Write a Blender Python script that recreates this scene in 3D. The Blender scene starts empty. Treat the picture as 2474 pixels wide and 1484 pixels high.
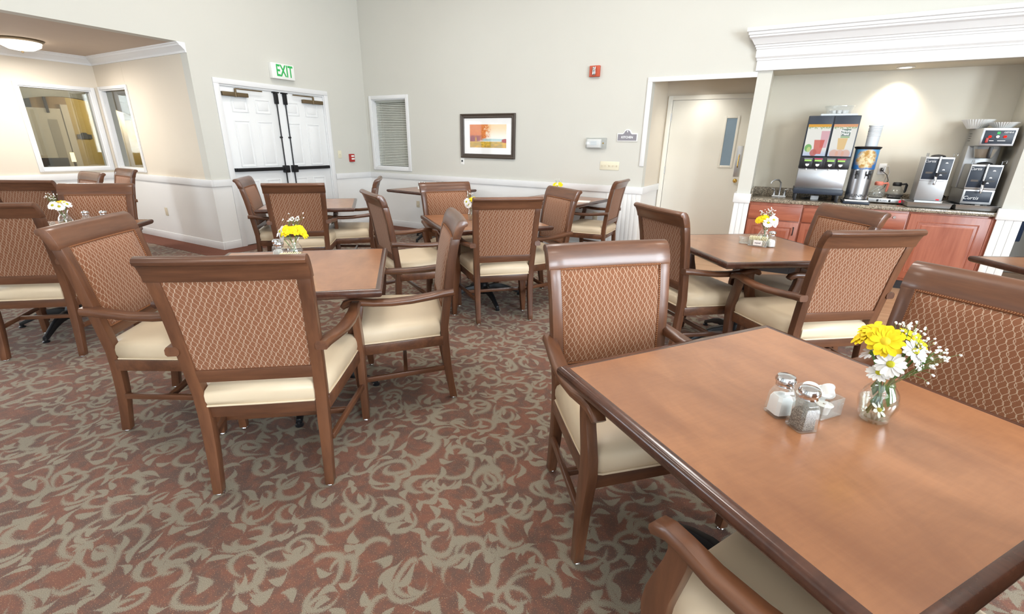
import bpy, bmesh, math, random
from mathutils import Vector, Matrix
R = math.radians
PI = math.pi
SC = bpy.context.scene
COL = SC.collection

# ------------------------------------------------------------------ camera
HC = 1.40
def make_camera():
    f, pit, rol, yaw = 1102.94, R(19.529), R(1.01375), R(-29.0845)
    fw = Vector((math.sin(yaw)*math.cos(pit), math.cos(yaw)*math.cos(pit), -math.sin(pit)))
    rt = Vector((math.cos(yaw), -math.sin(yaw), 0)); up = rt.cross(fw)
    r2 = rt*math.cos(rol) + up*math.sin(rol); u2 = r2.cross(fw)
    cd = bpy.data.cameras.new('camera'); co = bpy.data.objects.new('camera', cd); COL.objects.link(co)
    cd.sensor_width = 36; cd.sensor_fit = 'HORIZONTAL'; cd.lens = f*36/2474; cd.clip_start = .02
    m = Matrix((r2, u2, -fw)).transposed().to_4x4(); m.translation = (0, 0, HC)
    co.matrix_world = m
    SC.camera = co
make_camera()

# ------------------------------------------------------------------ world, lights, exposure
w = bpy.data.worlds.new('World'); SC.world = w; w.use_nodes = True
w.node_tree.nodes['Background'].inputs[0].default_value = (.75, .85, 1, 1)
w.node_tree.nodes['Background'].inputs[1].default_value = .6
SC.view_settings.view_transform = 'Standard'; SC.view_settings.look = 'None'
SC.view_settings.gamma = 1; SC.view_settings.use_curve_mapping = False
SC.view_settings.exposure = .2
SC.cycles.max_bounces = 5; SC.cycles.diffuse_bounces = 3; SC.cycles.glossy_bounces = 2; SC.cycles.transmission_bounces = 4; SC.cycles.transparent_max_bounces = 12
SC.cycles.caustics_reflective = False; SC.cycles.caustics_refractive = False
SC.cycles.use_adaptive_sampling = True; SC.cycles.adaptive_threshold = .02

def area(name, loc, rot, sx, sy, e, color=(1, 1, 1)):
    l = bpy.data.lights.new(name, 'AREA'); l.shape = 'RECTANGLE'; l.size = sx; l.size_y = sy; l.energy = e; l.color = color
    o = bpy.data.objects.new(name, l); COL.objects.link(o); o.location = loc; o.rotation_euler = rot
    return o
def point(name, loc, e, color, r=.05):
    l = bpy.data.lights.new(name, 'POINT'); l.energy = e; l.color = color; l.shadow_soft_size = r
    o = bpy.data.objects.new(name, l); COL.objects.link(o); o.location = loc; return o
def spot(name, loc, rot, e, color, ang, blend=.5, r=.04):
    l = bpy.data.lights.new(name, 'SPOT'); l.energy = e; l.color = color; l.spot_size = R(ang); l.spot_blend = blend; l.shadow_soft_size = r
    o = bpy.data.objects.new(name, l); COL.objects.link(o); o.location = loc; o.rotation_euler = rot; return o
DAY = (.83, .92, 1.0)
WARM = (1.0, .84, .66)
NEUT = (1.0, .98, .96)
# daylight entering at the tall windows behind the camera, the right-hand windows and the alcove windows
for x, e in ((-4.4, 32), (-1.6, 75), (1.2, 240), (4.0, 300)):
    area('window_daylight', (x, -4.43, 2.1), (R(90), 0, R(180)), 1.75, 2.5, e, DAY)
for y, e in ((-2.4, 350), (.6, 350)):
    area('window_daylight', (5.47, y, 2.1), (R(90), 0, R(90)), 1.75, 2.5, e, DAY)
for y in (-2.6, -.5):
    area('window_daylight', (-8.79, y, 1.55), (R(90), 0, R(-90)), 1.5, 1.1, 62, DAY)
# added unseen ceiling lights that brighten the hall walls and aisle (built further down)
HALL_FILL_LAMPS = [(-4.3, 3.5, 24), (-4.3, .3, 12), (-1.2, 3.7, 34), (-1.6, 1.9, 22), (2.0, 3.2, 12), (2.0, .3, 9), (-1.2, -2.8, 12)]


# ------------------------------------------------------------------ node helpers and materials
def srgb(h):
    h = h.lstrip('#'); c = [int(h[i:i+2], 16)/255 for i in (0, 2, 4)]
    return tuple(x/12.92 if x <= .04045 else ((x+.055)/1.055)**2.4 for x in c) + (1,)
class NT:
    def __init__(s, name):
        s.mat = bpy.data.materials.new(name); s.mat.use_nodes = True
        s.t = s.mat.node_tree; s.t.nodes.clear()
        s.out = s.t.nodes.new('ShaderNodeOutputMaterial')
    def n(s, ty, ins=None, **kw):
        nd = s.t.nodes.new('ShaderNode'+ty)
        for k, v in kw.items(): setattr(nd, k, v)
        for k, v in (ins or {}).items(): s.set(nd.inputs[k], v)
        return nd
    def set(s, sock, v):
        if isinstance(v, bpy.types.NodeSocket): s.t.links.new(v, sock)
        else: sock.default_value = v
    def m(s, op, *a, clamp=False):
        nd = s.n('Math', operation=op, use_clamp=clamp)
        for i, v in enumerate(a): s.set(nd.inputs[i], v)
        return nd.outputs[0]
    def vm(s, op, *a):
        nd = s.n('VectorMath', operation=op)
        for i, v in enumerate(a): s.set(nd.inputs[i], v)
        return nd.outputs['Value'] if op in ('LENGTH', 'DISTANCE', 'DOT_PRODUCT') else nd.outputs[0]
    def mix(s, fac, a, b):
        nd = s.n('Mix', data_type='RGBA'); s.set(nd.inputs[0], fac); s.set(nd.inputs[6], a); s.set(nd.inputs[7], b)
        return nd.outputs[2]
    def ss(s, v, lo, hi, a=0., b=1.):
        nd = s.n('MapRange', interpolation_type='SMOOTHSTEP'); s.set(nd.inputs[0], v)
        for i, q in enumerate((lo, hi, a, b)): s.set(nd.inputs[i+1], q)
        return nd.outputs[0]
    def sep(s, v):
        nd = s.n('SeparateXYZ'); s.set(nd.inputs[0], v); return nd.outputs
    def comb(s, x, y, z=0.):
        nd = s.n('CombineXYZ'); s.set(nd.inputs[0], x); s.set(nd.inputs[1], y); s.set(nd.inputs[2], z); return nd.outputs[0]
    def noise(s, vec, scale, detail=2., rough=.5, dist=0.):
        nd = s.n('TexNoise', {'Vector': vec, 'Scale': scale, 'Detail': detail, 'Roughness': rough, 'Distortion': dist}); return nd.outputs
    def obj(s): return s.n('TexCoord').outputs['Object']
    def rnd(s): return s.n('ObjectInfo').outputs['Random']
    def bsdf(s, color, rough=.5, metal=0., spec=.5, normal=None, **ex):
        p = s.n('BsdfPrincipled')
        s.set(p.inputs['Base Color'], color); s.set(p.inputs['Roughness'], rough); s.set(p.inputs['Metallic'], metal)
        s.set(p.inputs['Specular IOR Level'], spec)
        if normal is not None: s.set(p.inputs['Normal'], normal)
        for k, v in ex.items(): s.set(p.inputs[k.replace('_', ' ')], v)
        s.t.links.new(p.outputs[0], s.out.inputs[0]); return p
    def bump(s, h, strength=.2, dist=.01):
        return s.n('Bump', {'Height': h, 'Strength': strength, 'Distance': dist}).outputs[0]

M = {}
def plain(name, hexc, rough=.5, metal=0., spec=.5, var=.05, sc=6., **ex):
    t = NT(name); c = srgb(hexc)
    nz = t.noise(t.obj(), sc, 1)[0]
    lo = tuple(max(0, q*(1-var)) for q in c[:3])+(1,); hi = tuple(min(1, q*(1+var)) for q in c[:3])+(1,)
    t.bsdf(t.mix(nz, lo, hi), rough, metal, spec, **ex); M[name] = t.mat; return t.mat
def emis(name, hexc, strength):
    t = NT(name); e = t.n('Emission', {'Color': srgb(hexc), 'Strength': strength}); t.t.links.new(e.outputs[0], t.out.inputs[0]); t.mat.cycles.emission_sampling = 'NONE'; M[name] = t.mat; return t.mat
def glassy(name, tint='#ffffff', op=.06, gl=.9, rough=.02, milk=0.):
    # thin clear glass: mostly transparent, reflecting more at grazing angles
    t = NT(name)
    fc = t.n('LayerWeight', {'Blend': .5}).outputs['Facing']
    fr = t.m('ADD', t.m('MULTIPLY', t.m('POWER', fc, 4.), .9), .04)
    tr = t.n('BsdfTransparent', {'Color': srgb(tint)}).outputs[0]
    gs = t.n('BsdfGlossy', {'Color': (1, 1, 1, 1), 'Roughness': rough}).outputs[0]
    fac = t.m('ADD', t.m('MULTIPLY', fr, gl), op, clamp=True)
    mx = t.n('MixShader'); t.set(mx.inputs[0], fac); t.set(mx.inputs[1], tr); t.set(mx.inputs[2], gs)
    res = mx.outputs[0]
    if milk:
        df = t.n('BsdfDiffuse', {'Color': (.95, .97, .97, 1)}).outputs[0]
        m2 = t.n('MixShader'); t.set(m2.inputs[0], milk); t.set(m2.inputs[1], res); t.set(m2.inputs[2], df); res = m2.outputs[0]
    t.t.links.new(res, t.out.inputs[0]); M[name] = t.mat; return t.mat
def wood(name, c1, c2, rough=.35, axis='z', sc=14., stretch=.08, coat=0., spec=.5):
    t = NT(name); o = t.obj(); x, y, z = t.sep(o)
    off = t.m('MULTIPLY', t.rnd(), 7.)
    k = {'x': (stretch, 1, 1), 'y': (1, stretch, 1), 'z': (1, 1, stretch)}[axis]
    v = t.comb(t.m('ADD', t.m('MULTIPLY', x, k[0]), off), t.m('MULTIPLY', y, k[1]), t.m('MULTIPLY', z, k[2]))
    a = t.noise(v, sc, 4, .6, .6)[0]; b = t.noise(v, sc*7, 3, .6)[0]
    f = t.ss(t.m('ADD', t.m('MULTIPLY', a, .75), t.m('MULTIPLY', b, .25)), .3, .72)
    col = t.mix(f, srgb(c1), srgb(c2))
    t.bsdf(col, rough, 0, spec, Coat_Weight=coat, Coat_Roughness=.15); M[name] = t.mat; return t.mat

wood('chair_wood', '#4f3122', '#774d34', .34, 'z', 9, .12, .12)
wood('chair_wood_x', '#4f3122', '#774d34', .34, 'x', 9, .12, .3)
wood('chair_wood_y', '#4f3122', '#774d34', .34, 'y', 9, .12, .12)
wood('table_edge_wood', '#40271f', '#593729', .22, 'x', 10, .2, .4)
wood('cabinet_wood', '#8f4a35', '#b36c53', .35, 'z', 8, .1, .1)
wood('cabinet_wood_cross', '#8f4a35', '#b36c53', .35, 'x', 8, .1, .1)
wood('plank_wood', '#b98f6c', '#d2ab88', .35, 'x', 9, .12, .1)
plain('wall_paint', '#d5d4cc', .75, 0, .25, .015, 3)
plain('wall_cream', '#e0d6c6', .75, 0, .25, .015, 3)
plain('bar_paint', '#ded8c9', .7, 0, .3, .015, 3)
plain('white_trim', '#eaebec', .4, 0, .4, .01)
plain('white_panel', '#efefee', .45, 0, .4, .01)
plain('door_white', '#eef0f1', .4, 0, .4, .01)
plain('cream_door', '#efece2', .45, 0, .4, .01)
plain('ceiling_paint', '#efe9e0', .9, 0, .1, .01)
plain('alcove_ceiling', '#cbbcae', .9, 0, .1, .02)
plain('bronze', '#6f5f47', .45, .5, .5)
plain('black_metal', '#1d1d20', .4, .4, .5)
plain('black_iron', '#15161a', .45, .2, .5)
plain('black_plastic', '#1b1c20', .4, 0, .5)
plain('navy_plastic', '#26303f', .4, 0, .5)
plain('chrome', '#d9dade', .12, 1., .5, .02)
plain('steel', '#c3c4c8', .3, 1., .5, .03)
plain('brushed_steel', '#bfc0c2', .42, 1., .5, .04)
plain('brass', '#c9a45a', .25, 1.)
plain('almond', '#e6e0c8', .45)
plain('outlet_tan', '#d8ccb4', .5)
plain('red_plastic', '#b02f2a', .4)
plain('orange_red', '#c2553a', .4)
plain('exit_green', '#2fb45a', .5)
plain('sign_white', '#f4f5f2', .4)
plain('sign_grey', '#8f8c94', .5)
plain('ivory_paper', '#f3eccb', .8)
plain('white_paper', '#f4f4f1', .8)
plain('white_plastic', '#f3f3f2', .35)
plain('salt', '#f7f7f8', .9, 0, .2)
plain('cup_white', '#dfe6ec', .4)
plain('frame_dark', '#4a4038', .45, 0, .5, .2, 40)
plain('mat_board', '#f3f3f2', .8)
plain('blind', '#c9cbc2', .6)
plain('office_wall', '#b7a368', .8)
plain('office_wall_tan', '#9a8468', .8)
plain('office_dark', '#454a54', .7)
plain('office_grey', '#a8a49b', .7)
plain('office_white', '#cfcac0', .7)
plain('navy', '#2a3b58', .8)
plain('grey_wall', '#aeb0ae', .8)
plain('stem_green', '#5d7f45', .6, 0, .3, .2, 30)
plain('leaf_green', '#557a41', .6, 0, .3, .2, 30)
plain('petal_yellow', '#f8d721', .55, 0, .2, .06, 40)
plain('petal_white', '#f6f5f3', .6, 0, .2, .02)
plain('disc_yellow', '#b9b41c', .7)
plain('disc_gold', '#e9c81d', .7)
plain('coffee', '#231611', .2)
plain('coral', '#ea8a75', .5)
plain('sweet_text', '#3a2748', .6)
plain('text_white', '#eef0f2', .5)
plain('text_dark', '#23252a', .5)
plain('lcd_green', '#9fd06a', .4)
plain('pink_print', '#cf4b76', .5)
plain('carpet_plain', '#744e42', .95, 0, .1, .12, 60)
plain('label_print', '#8a6a52', .7)
glassy('glass'); glassy('glass_heavy', '#fbfdfc', .03, .9, .03, .06); glassy('glass_caddy', '#fbfdfc', .03, .9, .05, .10); glassy('picture_glass', '#ffffff', 0., .12); glassy('window_glass', '#f4f8f6', .03, .9)
glassy('water', '#eef3ee', .04, .6); glassy('plastic_clear', '#f8fafa', .05, .9, .12, .14)
glassy('office_glass', '#d9dad2', .04, .9)
emis('lamp_glow', '#fff3e0', 7.0); emis('lamp_warm', '#ffe2b0', 4.0); emis('red_glow', '#ff2a20', 1.6); emis('red_led', '#ff3040', 1.2)

def pepper():
    t = NT('pepper'); v = t.n('TexVoronoi', {'Vector': t.obj(), 'Scale': 900.}).outputs['Color']
    r = t.sep(v)[0]; t.bsdf(t.mix(t.ss(r, .3, .9), srgb('#3a332d'), srgb('#a1968a')), .9); M['pepper'] = t.mat
pepper()
def granite():
    t = NT('granite'); o = t.obj(); c = t.sep(t.n('TexVoronoi', {'Vector': o, 'Scale': 190.}).outputs['Color'])[0]
    n = t.noise(o, 60, 4)[0]; f = t.ss(t.m('ADD', t.m('MULTIPLY', c, .6), t.m('MULTIPLY', n, .4)), .25, .75)
    t.bsdf(t.mix(f, srgb('#5f564b'), srgb('#b3a692')), .18, 0, .5); M['granite'] = t.mat
granite()
def veneer():
    t = NT('table_veneer'); o = t.obj(); x, y, z = t.sep(o); off = t.m('MULTIPLY', t.rnd(), 9.)
    v = t.comb(t.m('ADD', x, off), t.m('MULTIPLY', y, .45), off)
    a = t.noise(v, 7., 5, .62, .4)[0]; b = t.noise(t.comb(t.m('MULTIPLY', x, 5.), t.m('MULTIPLY', y, 40.), off), 2.5, 3, .6)[0]; c = t.noise(v, 1.8, 1, .5)[0]
    f = t.ss(t.m('ADD', t.m('MULTIPLY', a, .55), t.m('ADD', t.m('MULTIPLY', b, .12), t.m('MULTIPLY', c, .33))), .3, .7)
    t.bsdf(t.mix(f, srgb('#8a5a3c'), srgb('#b07a53')), .3, 0, .5, Coat_Weight=.45, Coat_Roughness=.2); M['table_veneer'] = t.mat
veneer()
def fabric():
    # rust upholstery with pale wavy interlacing threads
    t = NT('chair_fabric'); o = t.obj(); x, y, z = t.sep(o)
    P = .046; L = .040
    tw = 2*PI
    def fam(px, amp, ph, dot=False, wd=.055, l=L):
        s = t.m('MULTIPLY', t.m('SINE', t.m('ADD', t.m('MULTIPLY', z, tw/l), ph)), amp)
        u = t.m('ADD', t.m('DIVIDE', x, P), t.m('ADD', s, px))
        d = t.m('ABSOLUTE', t.m('SUBTRACT', t.m('FRACT', u), .5))
        k = t.ss(d, wd, wd*.35)
        if dot:
            k = t.m('MULTIPLY', k, t.ss(t.m('FRACT', t.m('MULTIPLY', z, 260.)), .35, .5))
        return k
    k = t.m('MAXIMUM', t.m('MAXIMUM', fam(.0, .14, 0., False, .03), fam(.22, .13, 2.7, True, .04)), t.m('MAXIMUM', fam(.46, .14, 4.6, False, .03), fam(.68, .13, 1.1, False, .03)))
    k = t.m('MAXIMUM', k, fam(.86, .12, 3.6, True, .04))
    th = t.noise(t.comb(t.m('MULTIPLY', x, 1.), y, t.m('MULTIPLY', z, 9.)), 220, 2)[0]
    base = t.mix(th, srgb('#774b35'), srgb('#916144'))
    col = t.mix(t.m('MULTIPLY', k, .72), base, srgb('#d3bda6'))
    t.bsdf(col, .85, 0, .2, Sheen_Weight=.15); M['chair_fabric'] = t.mat
    t = NT('piping_fabric'); o = t.obj(); x, y, z = t.sep(o)
    wv = t.m('SINE', t.m('MULTIPLY', t.m('ADD', t.m('ADD', x, z), t.m('MULTIPLY', y, 1.)), 900.))
    t.bsdf(t.mix(t.ss(wv, .55, .9), srgb('#6e3f28'), srgb('#b58a64')), .85, 0, .2); M['piping_fabric'] = t.mat
fabric()
def vinyl():
    t = NT('seat_vinyl'); o = t.obj(); n2 = t.noise(o, 5, 2)[0]
    t.bsdf(t.mix(n2, srgb('#d8c4a6'), srgb('#e2d0b5')), .42, 0, .4); M['seat_vinyl'] = t.mat
vinyl()

def carpet():
    t = NT('carpet'); o = t.obj()
    wn = t.noise(o, 3.2, 1)[1]
    P = t.vm('ADD', o, t.vm('MULTIPLY', t.vm('SUBTRACT', wn, (.5, .5, .5)), (.15, .15, 0.)))
    fz = t.m('SUBTRACT', t.noise(o, 330, 1)[0], .5)
    masks = []
    def cell(scale, offs, rnd):
        v = t.vm('ADD', P, offs)
        vo = t.n('TexVoronoi', {'Vector': v, 'Scale': scale, 'Randomness': rnd}, voronoi_dimensions='2D')
        d = t.vm('MULTIPLY', t.vm('SUBTRACT', v, vo.outputs['Position']), (scale, scale, 0.))
        c = t.sep(vo.outputs['Color'])
        return d, c
    def scroll(scale, offs, r0, r1, wd):
        d, c = cell(scale, offs, .55)
        x, y, z = t.sep(d)
        a = t.m('ARCTAN2', y, t.m('MULTIPLY', x, t.m('SUBTRACT', t.m('MULTIPLY', t.m('GREATER_THAN', c[1], .5), 2.), 1.)))
        q = t.m('FRACT', t.m('ADD', t.m('DIVIDE', a, 2*PI), c[0]))
        r = t.vm('LENGTH', d)
        rr = t.m('ADD', t.m('MULTIPLY', q, r1-r0), r0)
        taper = t.m('SUBTRACT', t.m('MULTIPLY', t.m('POWER', t.m('MAXIMUM', t.m('SINE', t.m('MULTIPLY', t.m('MULTIPLY', q, 1.42), PI)), .0001), .5), 1.25), .25)
        wv = t.m('MULTIPLY', taper, wd)
        e = t.m('SUBTRACT', wv, t.m('ABSOLUTE', t.m('SUBTRACT', r, rr)))
        e = t.m('ADD', e, t.m('MULTIPLY', fz, .17))
        masks.append(t.ss(e, -.012, .02))
    def leaf(scale, offs, ln, wd, bend):
        d, c = cell(scale, offs, .8)
        x, y, z = t.sep(d); a = t.m('MULTIPLY', c[0], 2*PI)
        ca = t.m('COSINE', a); sa = t.m('SINE', a)
        u = t.m('ADD', t.m('MULTIPLY', x, ca), t.m('MULTIPLY', y, sa)); v = t.m('SUBTRACT', t.m('MULTIPLY', y, ca), t.m('MULTIPLY', x, sa))
        un = t.m('DIVIDE', u, ln)
        cv = t.m('SUBTRACT', v, t.m('MULTIPLY', t.m('MULTIPLY', un, un), bend))
        wdt = t.m('MULTIPLY', t.m('MULTIPLY', t.m('SUBTRACT', 1., t.m('MULTIPLY', un, un)), t.m('ADD', 1., t.m('MULTIPLY', un, .55))), wd)
        e = t.m('SUBTRACT', wdt, t.m('ABSOLUTE', cv))
        e = t.m('ADD', e, t.m('MULTIPLY', fz, .17))
        masks.append(t.ss(e, -.012, .02))
    scroll(4.3, (0., 0., 0.), .14, .52, .064)
    scroll(5.3, (3.37, 1.71, 0.), .16, .50, .060)
    scroll(4.9, (9.1, 4.3, 0.), .12, .46, .060)
    leaf(8.0, (1.13, 5.21, 0.), .34, .125, .2)
    leaf(9.2, (7.7, 2.9, 0.), .34, .125, -.18)
    k = masks[0]
    for q in masks[1:]: k = t.m('MAXIMUM', k, q)
    big = t.noise(o, 5.5, 2)[0]; mid = t.noise(o, 26, 2)[0]; fine = t.noise(o, 420, 2, .7)[0]; sp = t.noise(t.vm('ADD', o, (5., 3., 0.)), 260, 1)[0]
    bg = t.mix(t.ss(t.m('ADD', t.m('MULTIPLY', big, .5), t.m('MULTIPLY', mid, .5)), .38, .62), srgb('#644e45'), srgb('#7f5545'))
    bg = t.mix(t.m('MULTIPLY', t.ss(fine, .35, .7), .55), bg, srgb('#5a4640'))
    bg = t.mix(t.m('MULTIPLY', t.ss(sp, .62, .74), .75), bg, srgb('#b98a62'))
    fg = t.mix(t.ss(fine, .3, .7), srgb('#9d9683'), srgb('#787163'))
    fg = t.mix(t.m('MULTIPLY', t.ss(sp, .66, .76), .35), fg, srgb('#7d5540'))
    col = t.mix(t.m('MULTIPLY', k, .86), bg, fg)
    t.bsdf(col, .95, 0, .12, t.bump(fine, .25, .004), Sheen_Weight=.1); M['carpet'] = t.mat
carpet()
def art():
    # autumn landscape print: trees on the left, pale sky, yellow meadow
    t = NT('art_print'); o = t.obj(); x, y, z = t.sep(o)      # x 0..1, z 0..1 in the print's own plane (object scaled)
    n = t.noise(o, 9, 4, .65)[0]; n2 = t.noise(o, 26, 3, .6)[0]
    sky = t.mix(t.ss(z, .35, .95), srgb('#fbf2e6'), srgb('#f3cf9f'))
    tree = t.mix(t.ss(n2, .35, .65), srgb('#c85a2c'), srgb('#e89a4a'))
    tm = t.m('MULTIPLY', t.ss(t.m('ADD', x, t.m('MULTIPLY', n, .8)), .98, .78), t.ss(z, .25, .36))
    col = t.mix(tm, sky, tree)
    low = t.m('MULTIPLY', t.ss(t.m('ADD', x, t.m('MULTIPLY', n, .3)), .52, .40), t.ss(t.m('ADD', z, t.m('MULTIPLY', n, .3)), .72, .6))
    col = t.mix(low, col, srgb('#8a3a3c'))
    hill = t.m('MULTIPLY', t.ss(z, .26, .3), t.ss(z, .42, .36)); col = t.mix(t.m('MULTIPLY', t.m('MULTIPLY', hill, t.ss(x, .3, .4)), .8), col, srgb('#9cc4c8'))
    mead = t.ss(t.m('ADD', z, t.m('MULTIPLY', n2, .06)), .31, .28)
    col = t.mix(mead, col, t.mix(t.ss(n, .35, .65), srgb('#9f8a35'), srgb('#e6b93f')))
    fl = t.m('MULTIPLY', t.ss(z, .14, .08), t.ss(n2, .5, .6)); col = t.mix(t.m('MULTIPLY', fl, .6), col, srgb('#a8624a'))
    bsh = t.m('MULTIPLY', t.ss(t.vm('DISTANCE', t.comb(x, z), (.96, .3, 0.)), .1, .07), 1.); col = t.mix(bsh, col, srgb('#a8352c'))
    tr = t.m('MULTIPLY', t.ss(t.m('ABSOLUTE', t.m('SUBTRACT', x, .17)), .022, .012), t.m('MULTIPLY', t.ss(z, .18, .2), t.ss(z, .5, .4)))
    col = t.mix(tr, col, srgb('#d9a53a'))
    t.bsdf(col, .6, 0, .3); M['art_print'] = t.mat
art()
def juice_panel(name, orange):
    t = NT(name); o = t.obj(); x, y, z = t.sep(o); n = t.noise(o, 14, 3)[0]; n2 = t.noise(t.vm('ADD', o, (3., 0., 0.)), 22, 2)[0]
    col = t.mix(t.ss(z, 0., .3), srgb('#cfdcf2'), srgb('#fbfaf2'))
    def blob(c, cx, cz, rx, rz, hexc, a=.9):
        d = t.vm('LENGTH', t.comb(t.m('DIVIDE', t.m('SUBTRACT', x, cx), rx), t.m('DIVIDE', t.m('SUBTRACT', z, cz), rz)))
        return t.mix(t.m('MULTIPLY', t.ss(d, 1.05, .85), a), c, srgb(hexc))
    def glass(c, cx, z0, z1, w0, w1, hexc, a=.85):
        h = t.m('DIVIDE', t.m('SUBTRACT', z, z0), z1-z0)
        wd = t.m('ADD', t.m('MULTIPLY', h, w1-w0), w0)
        k = t.m('MULTIPLY', t.ss(t.m('SUBTRACT', wd, t.m('ABSOLUTE', t.m('SUBTRACT', x, cx))), 0., .02), t.m('MULTIPLY', t.ss(z, z0, z0+.02), t.ss(z, z1, z1-.02)))
        return t.mix(t.m('MULTIPLY', k, a), c, srgb(hexc))
    lf = t.m('MULTIPLY', t.ss(t.m('ADD', z, t.m('MULTIPLY', n, .35)), 1.02, 1.08), t.ss(n2, .42, .5))
    col = t.mix(t.m('MULTIPLY', lf, .85), col, srgb('#7fae6a'))
    col = t.mix(t.ss(z, .9, .93), col, srgb('#f0b457' if not orange else '#f2b58a'))
    if orange:
        for cx in (.25, .5, .75): col = blob(col, cx, .08, .2, .14, '#f0b9a0', .7)
        col = glass(col, .5, .2, .58, .16, .22, '#f6cf8a')
        col = glass(col, .57, .62, .86, .2, .2, '#6c8a80'); col = glass(col, .57, .57, .63, .2, .2, '#93c27c')
    else:
        col = glass(col, .82, .25, .8, .15, .2, '#e79db0', .7)
        col = glass(col, .62, .05, .52, .17, .24, '#df6a58')
        col = blob(col, .18, .25, .17, .13, '#7fbf6a'); col = blob(col, .22, .2, .09, .09, '#d9e6a0'); col = blob(col, .45, .1, .16, .12, '#cf7a72')
    e = t.n('Emission', {'Color': col, 'Strength': .75}); t.t.links.new(e.outputs[0], t.out.inputs[0]); t.mat.cycles.emission_sampling = 'NONE'; M[name] = t.mat
juice_panel('juice_print_left', False); juice_panel('juice_print_right', True)
def tea_wrap():
    t = NT('tea_wrap_print'); o = t.obj(); x, y, z = t.sep(o); n = t.noise(o, 26, 4, .6)[0]
    d = t.vm('LENGTH', t.comb(t.m('DIVIDE', x, .085), t.m('DIVIDE', t.m('SUBTRACT', z, .462), .1)))
    k = t.ss(t.m('ADD', d, t.m('MULTIPLY', t.m('SUBTRACT', n, .5), .9)), 1.1, .8)
    col = t.mix(k, t.mix(t.ss(z, .36, .56), srgb('#2f6fb5'), srgb('#5fa6dc')), t.mix(t.ss(n, .35, .65), srgb('#b98a3d'), srgb('#f0dfb5')))
    t.bsdf(col, .35, 0, .5); M['tea_wrap_print'] = t.mat
tea_wrap()

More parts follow.
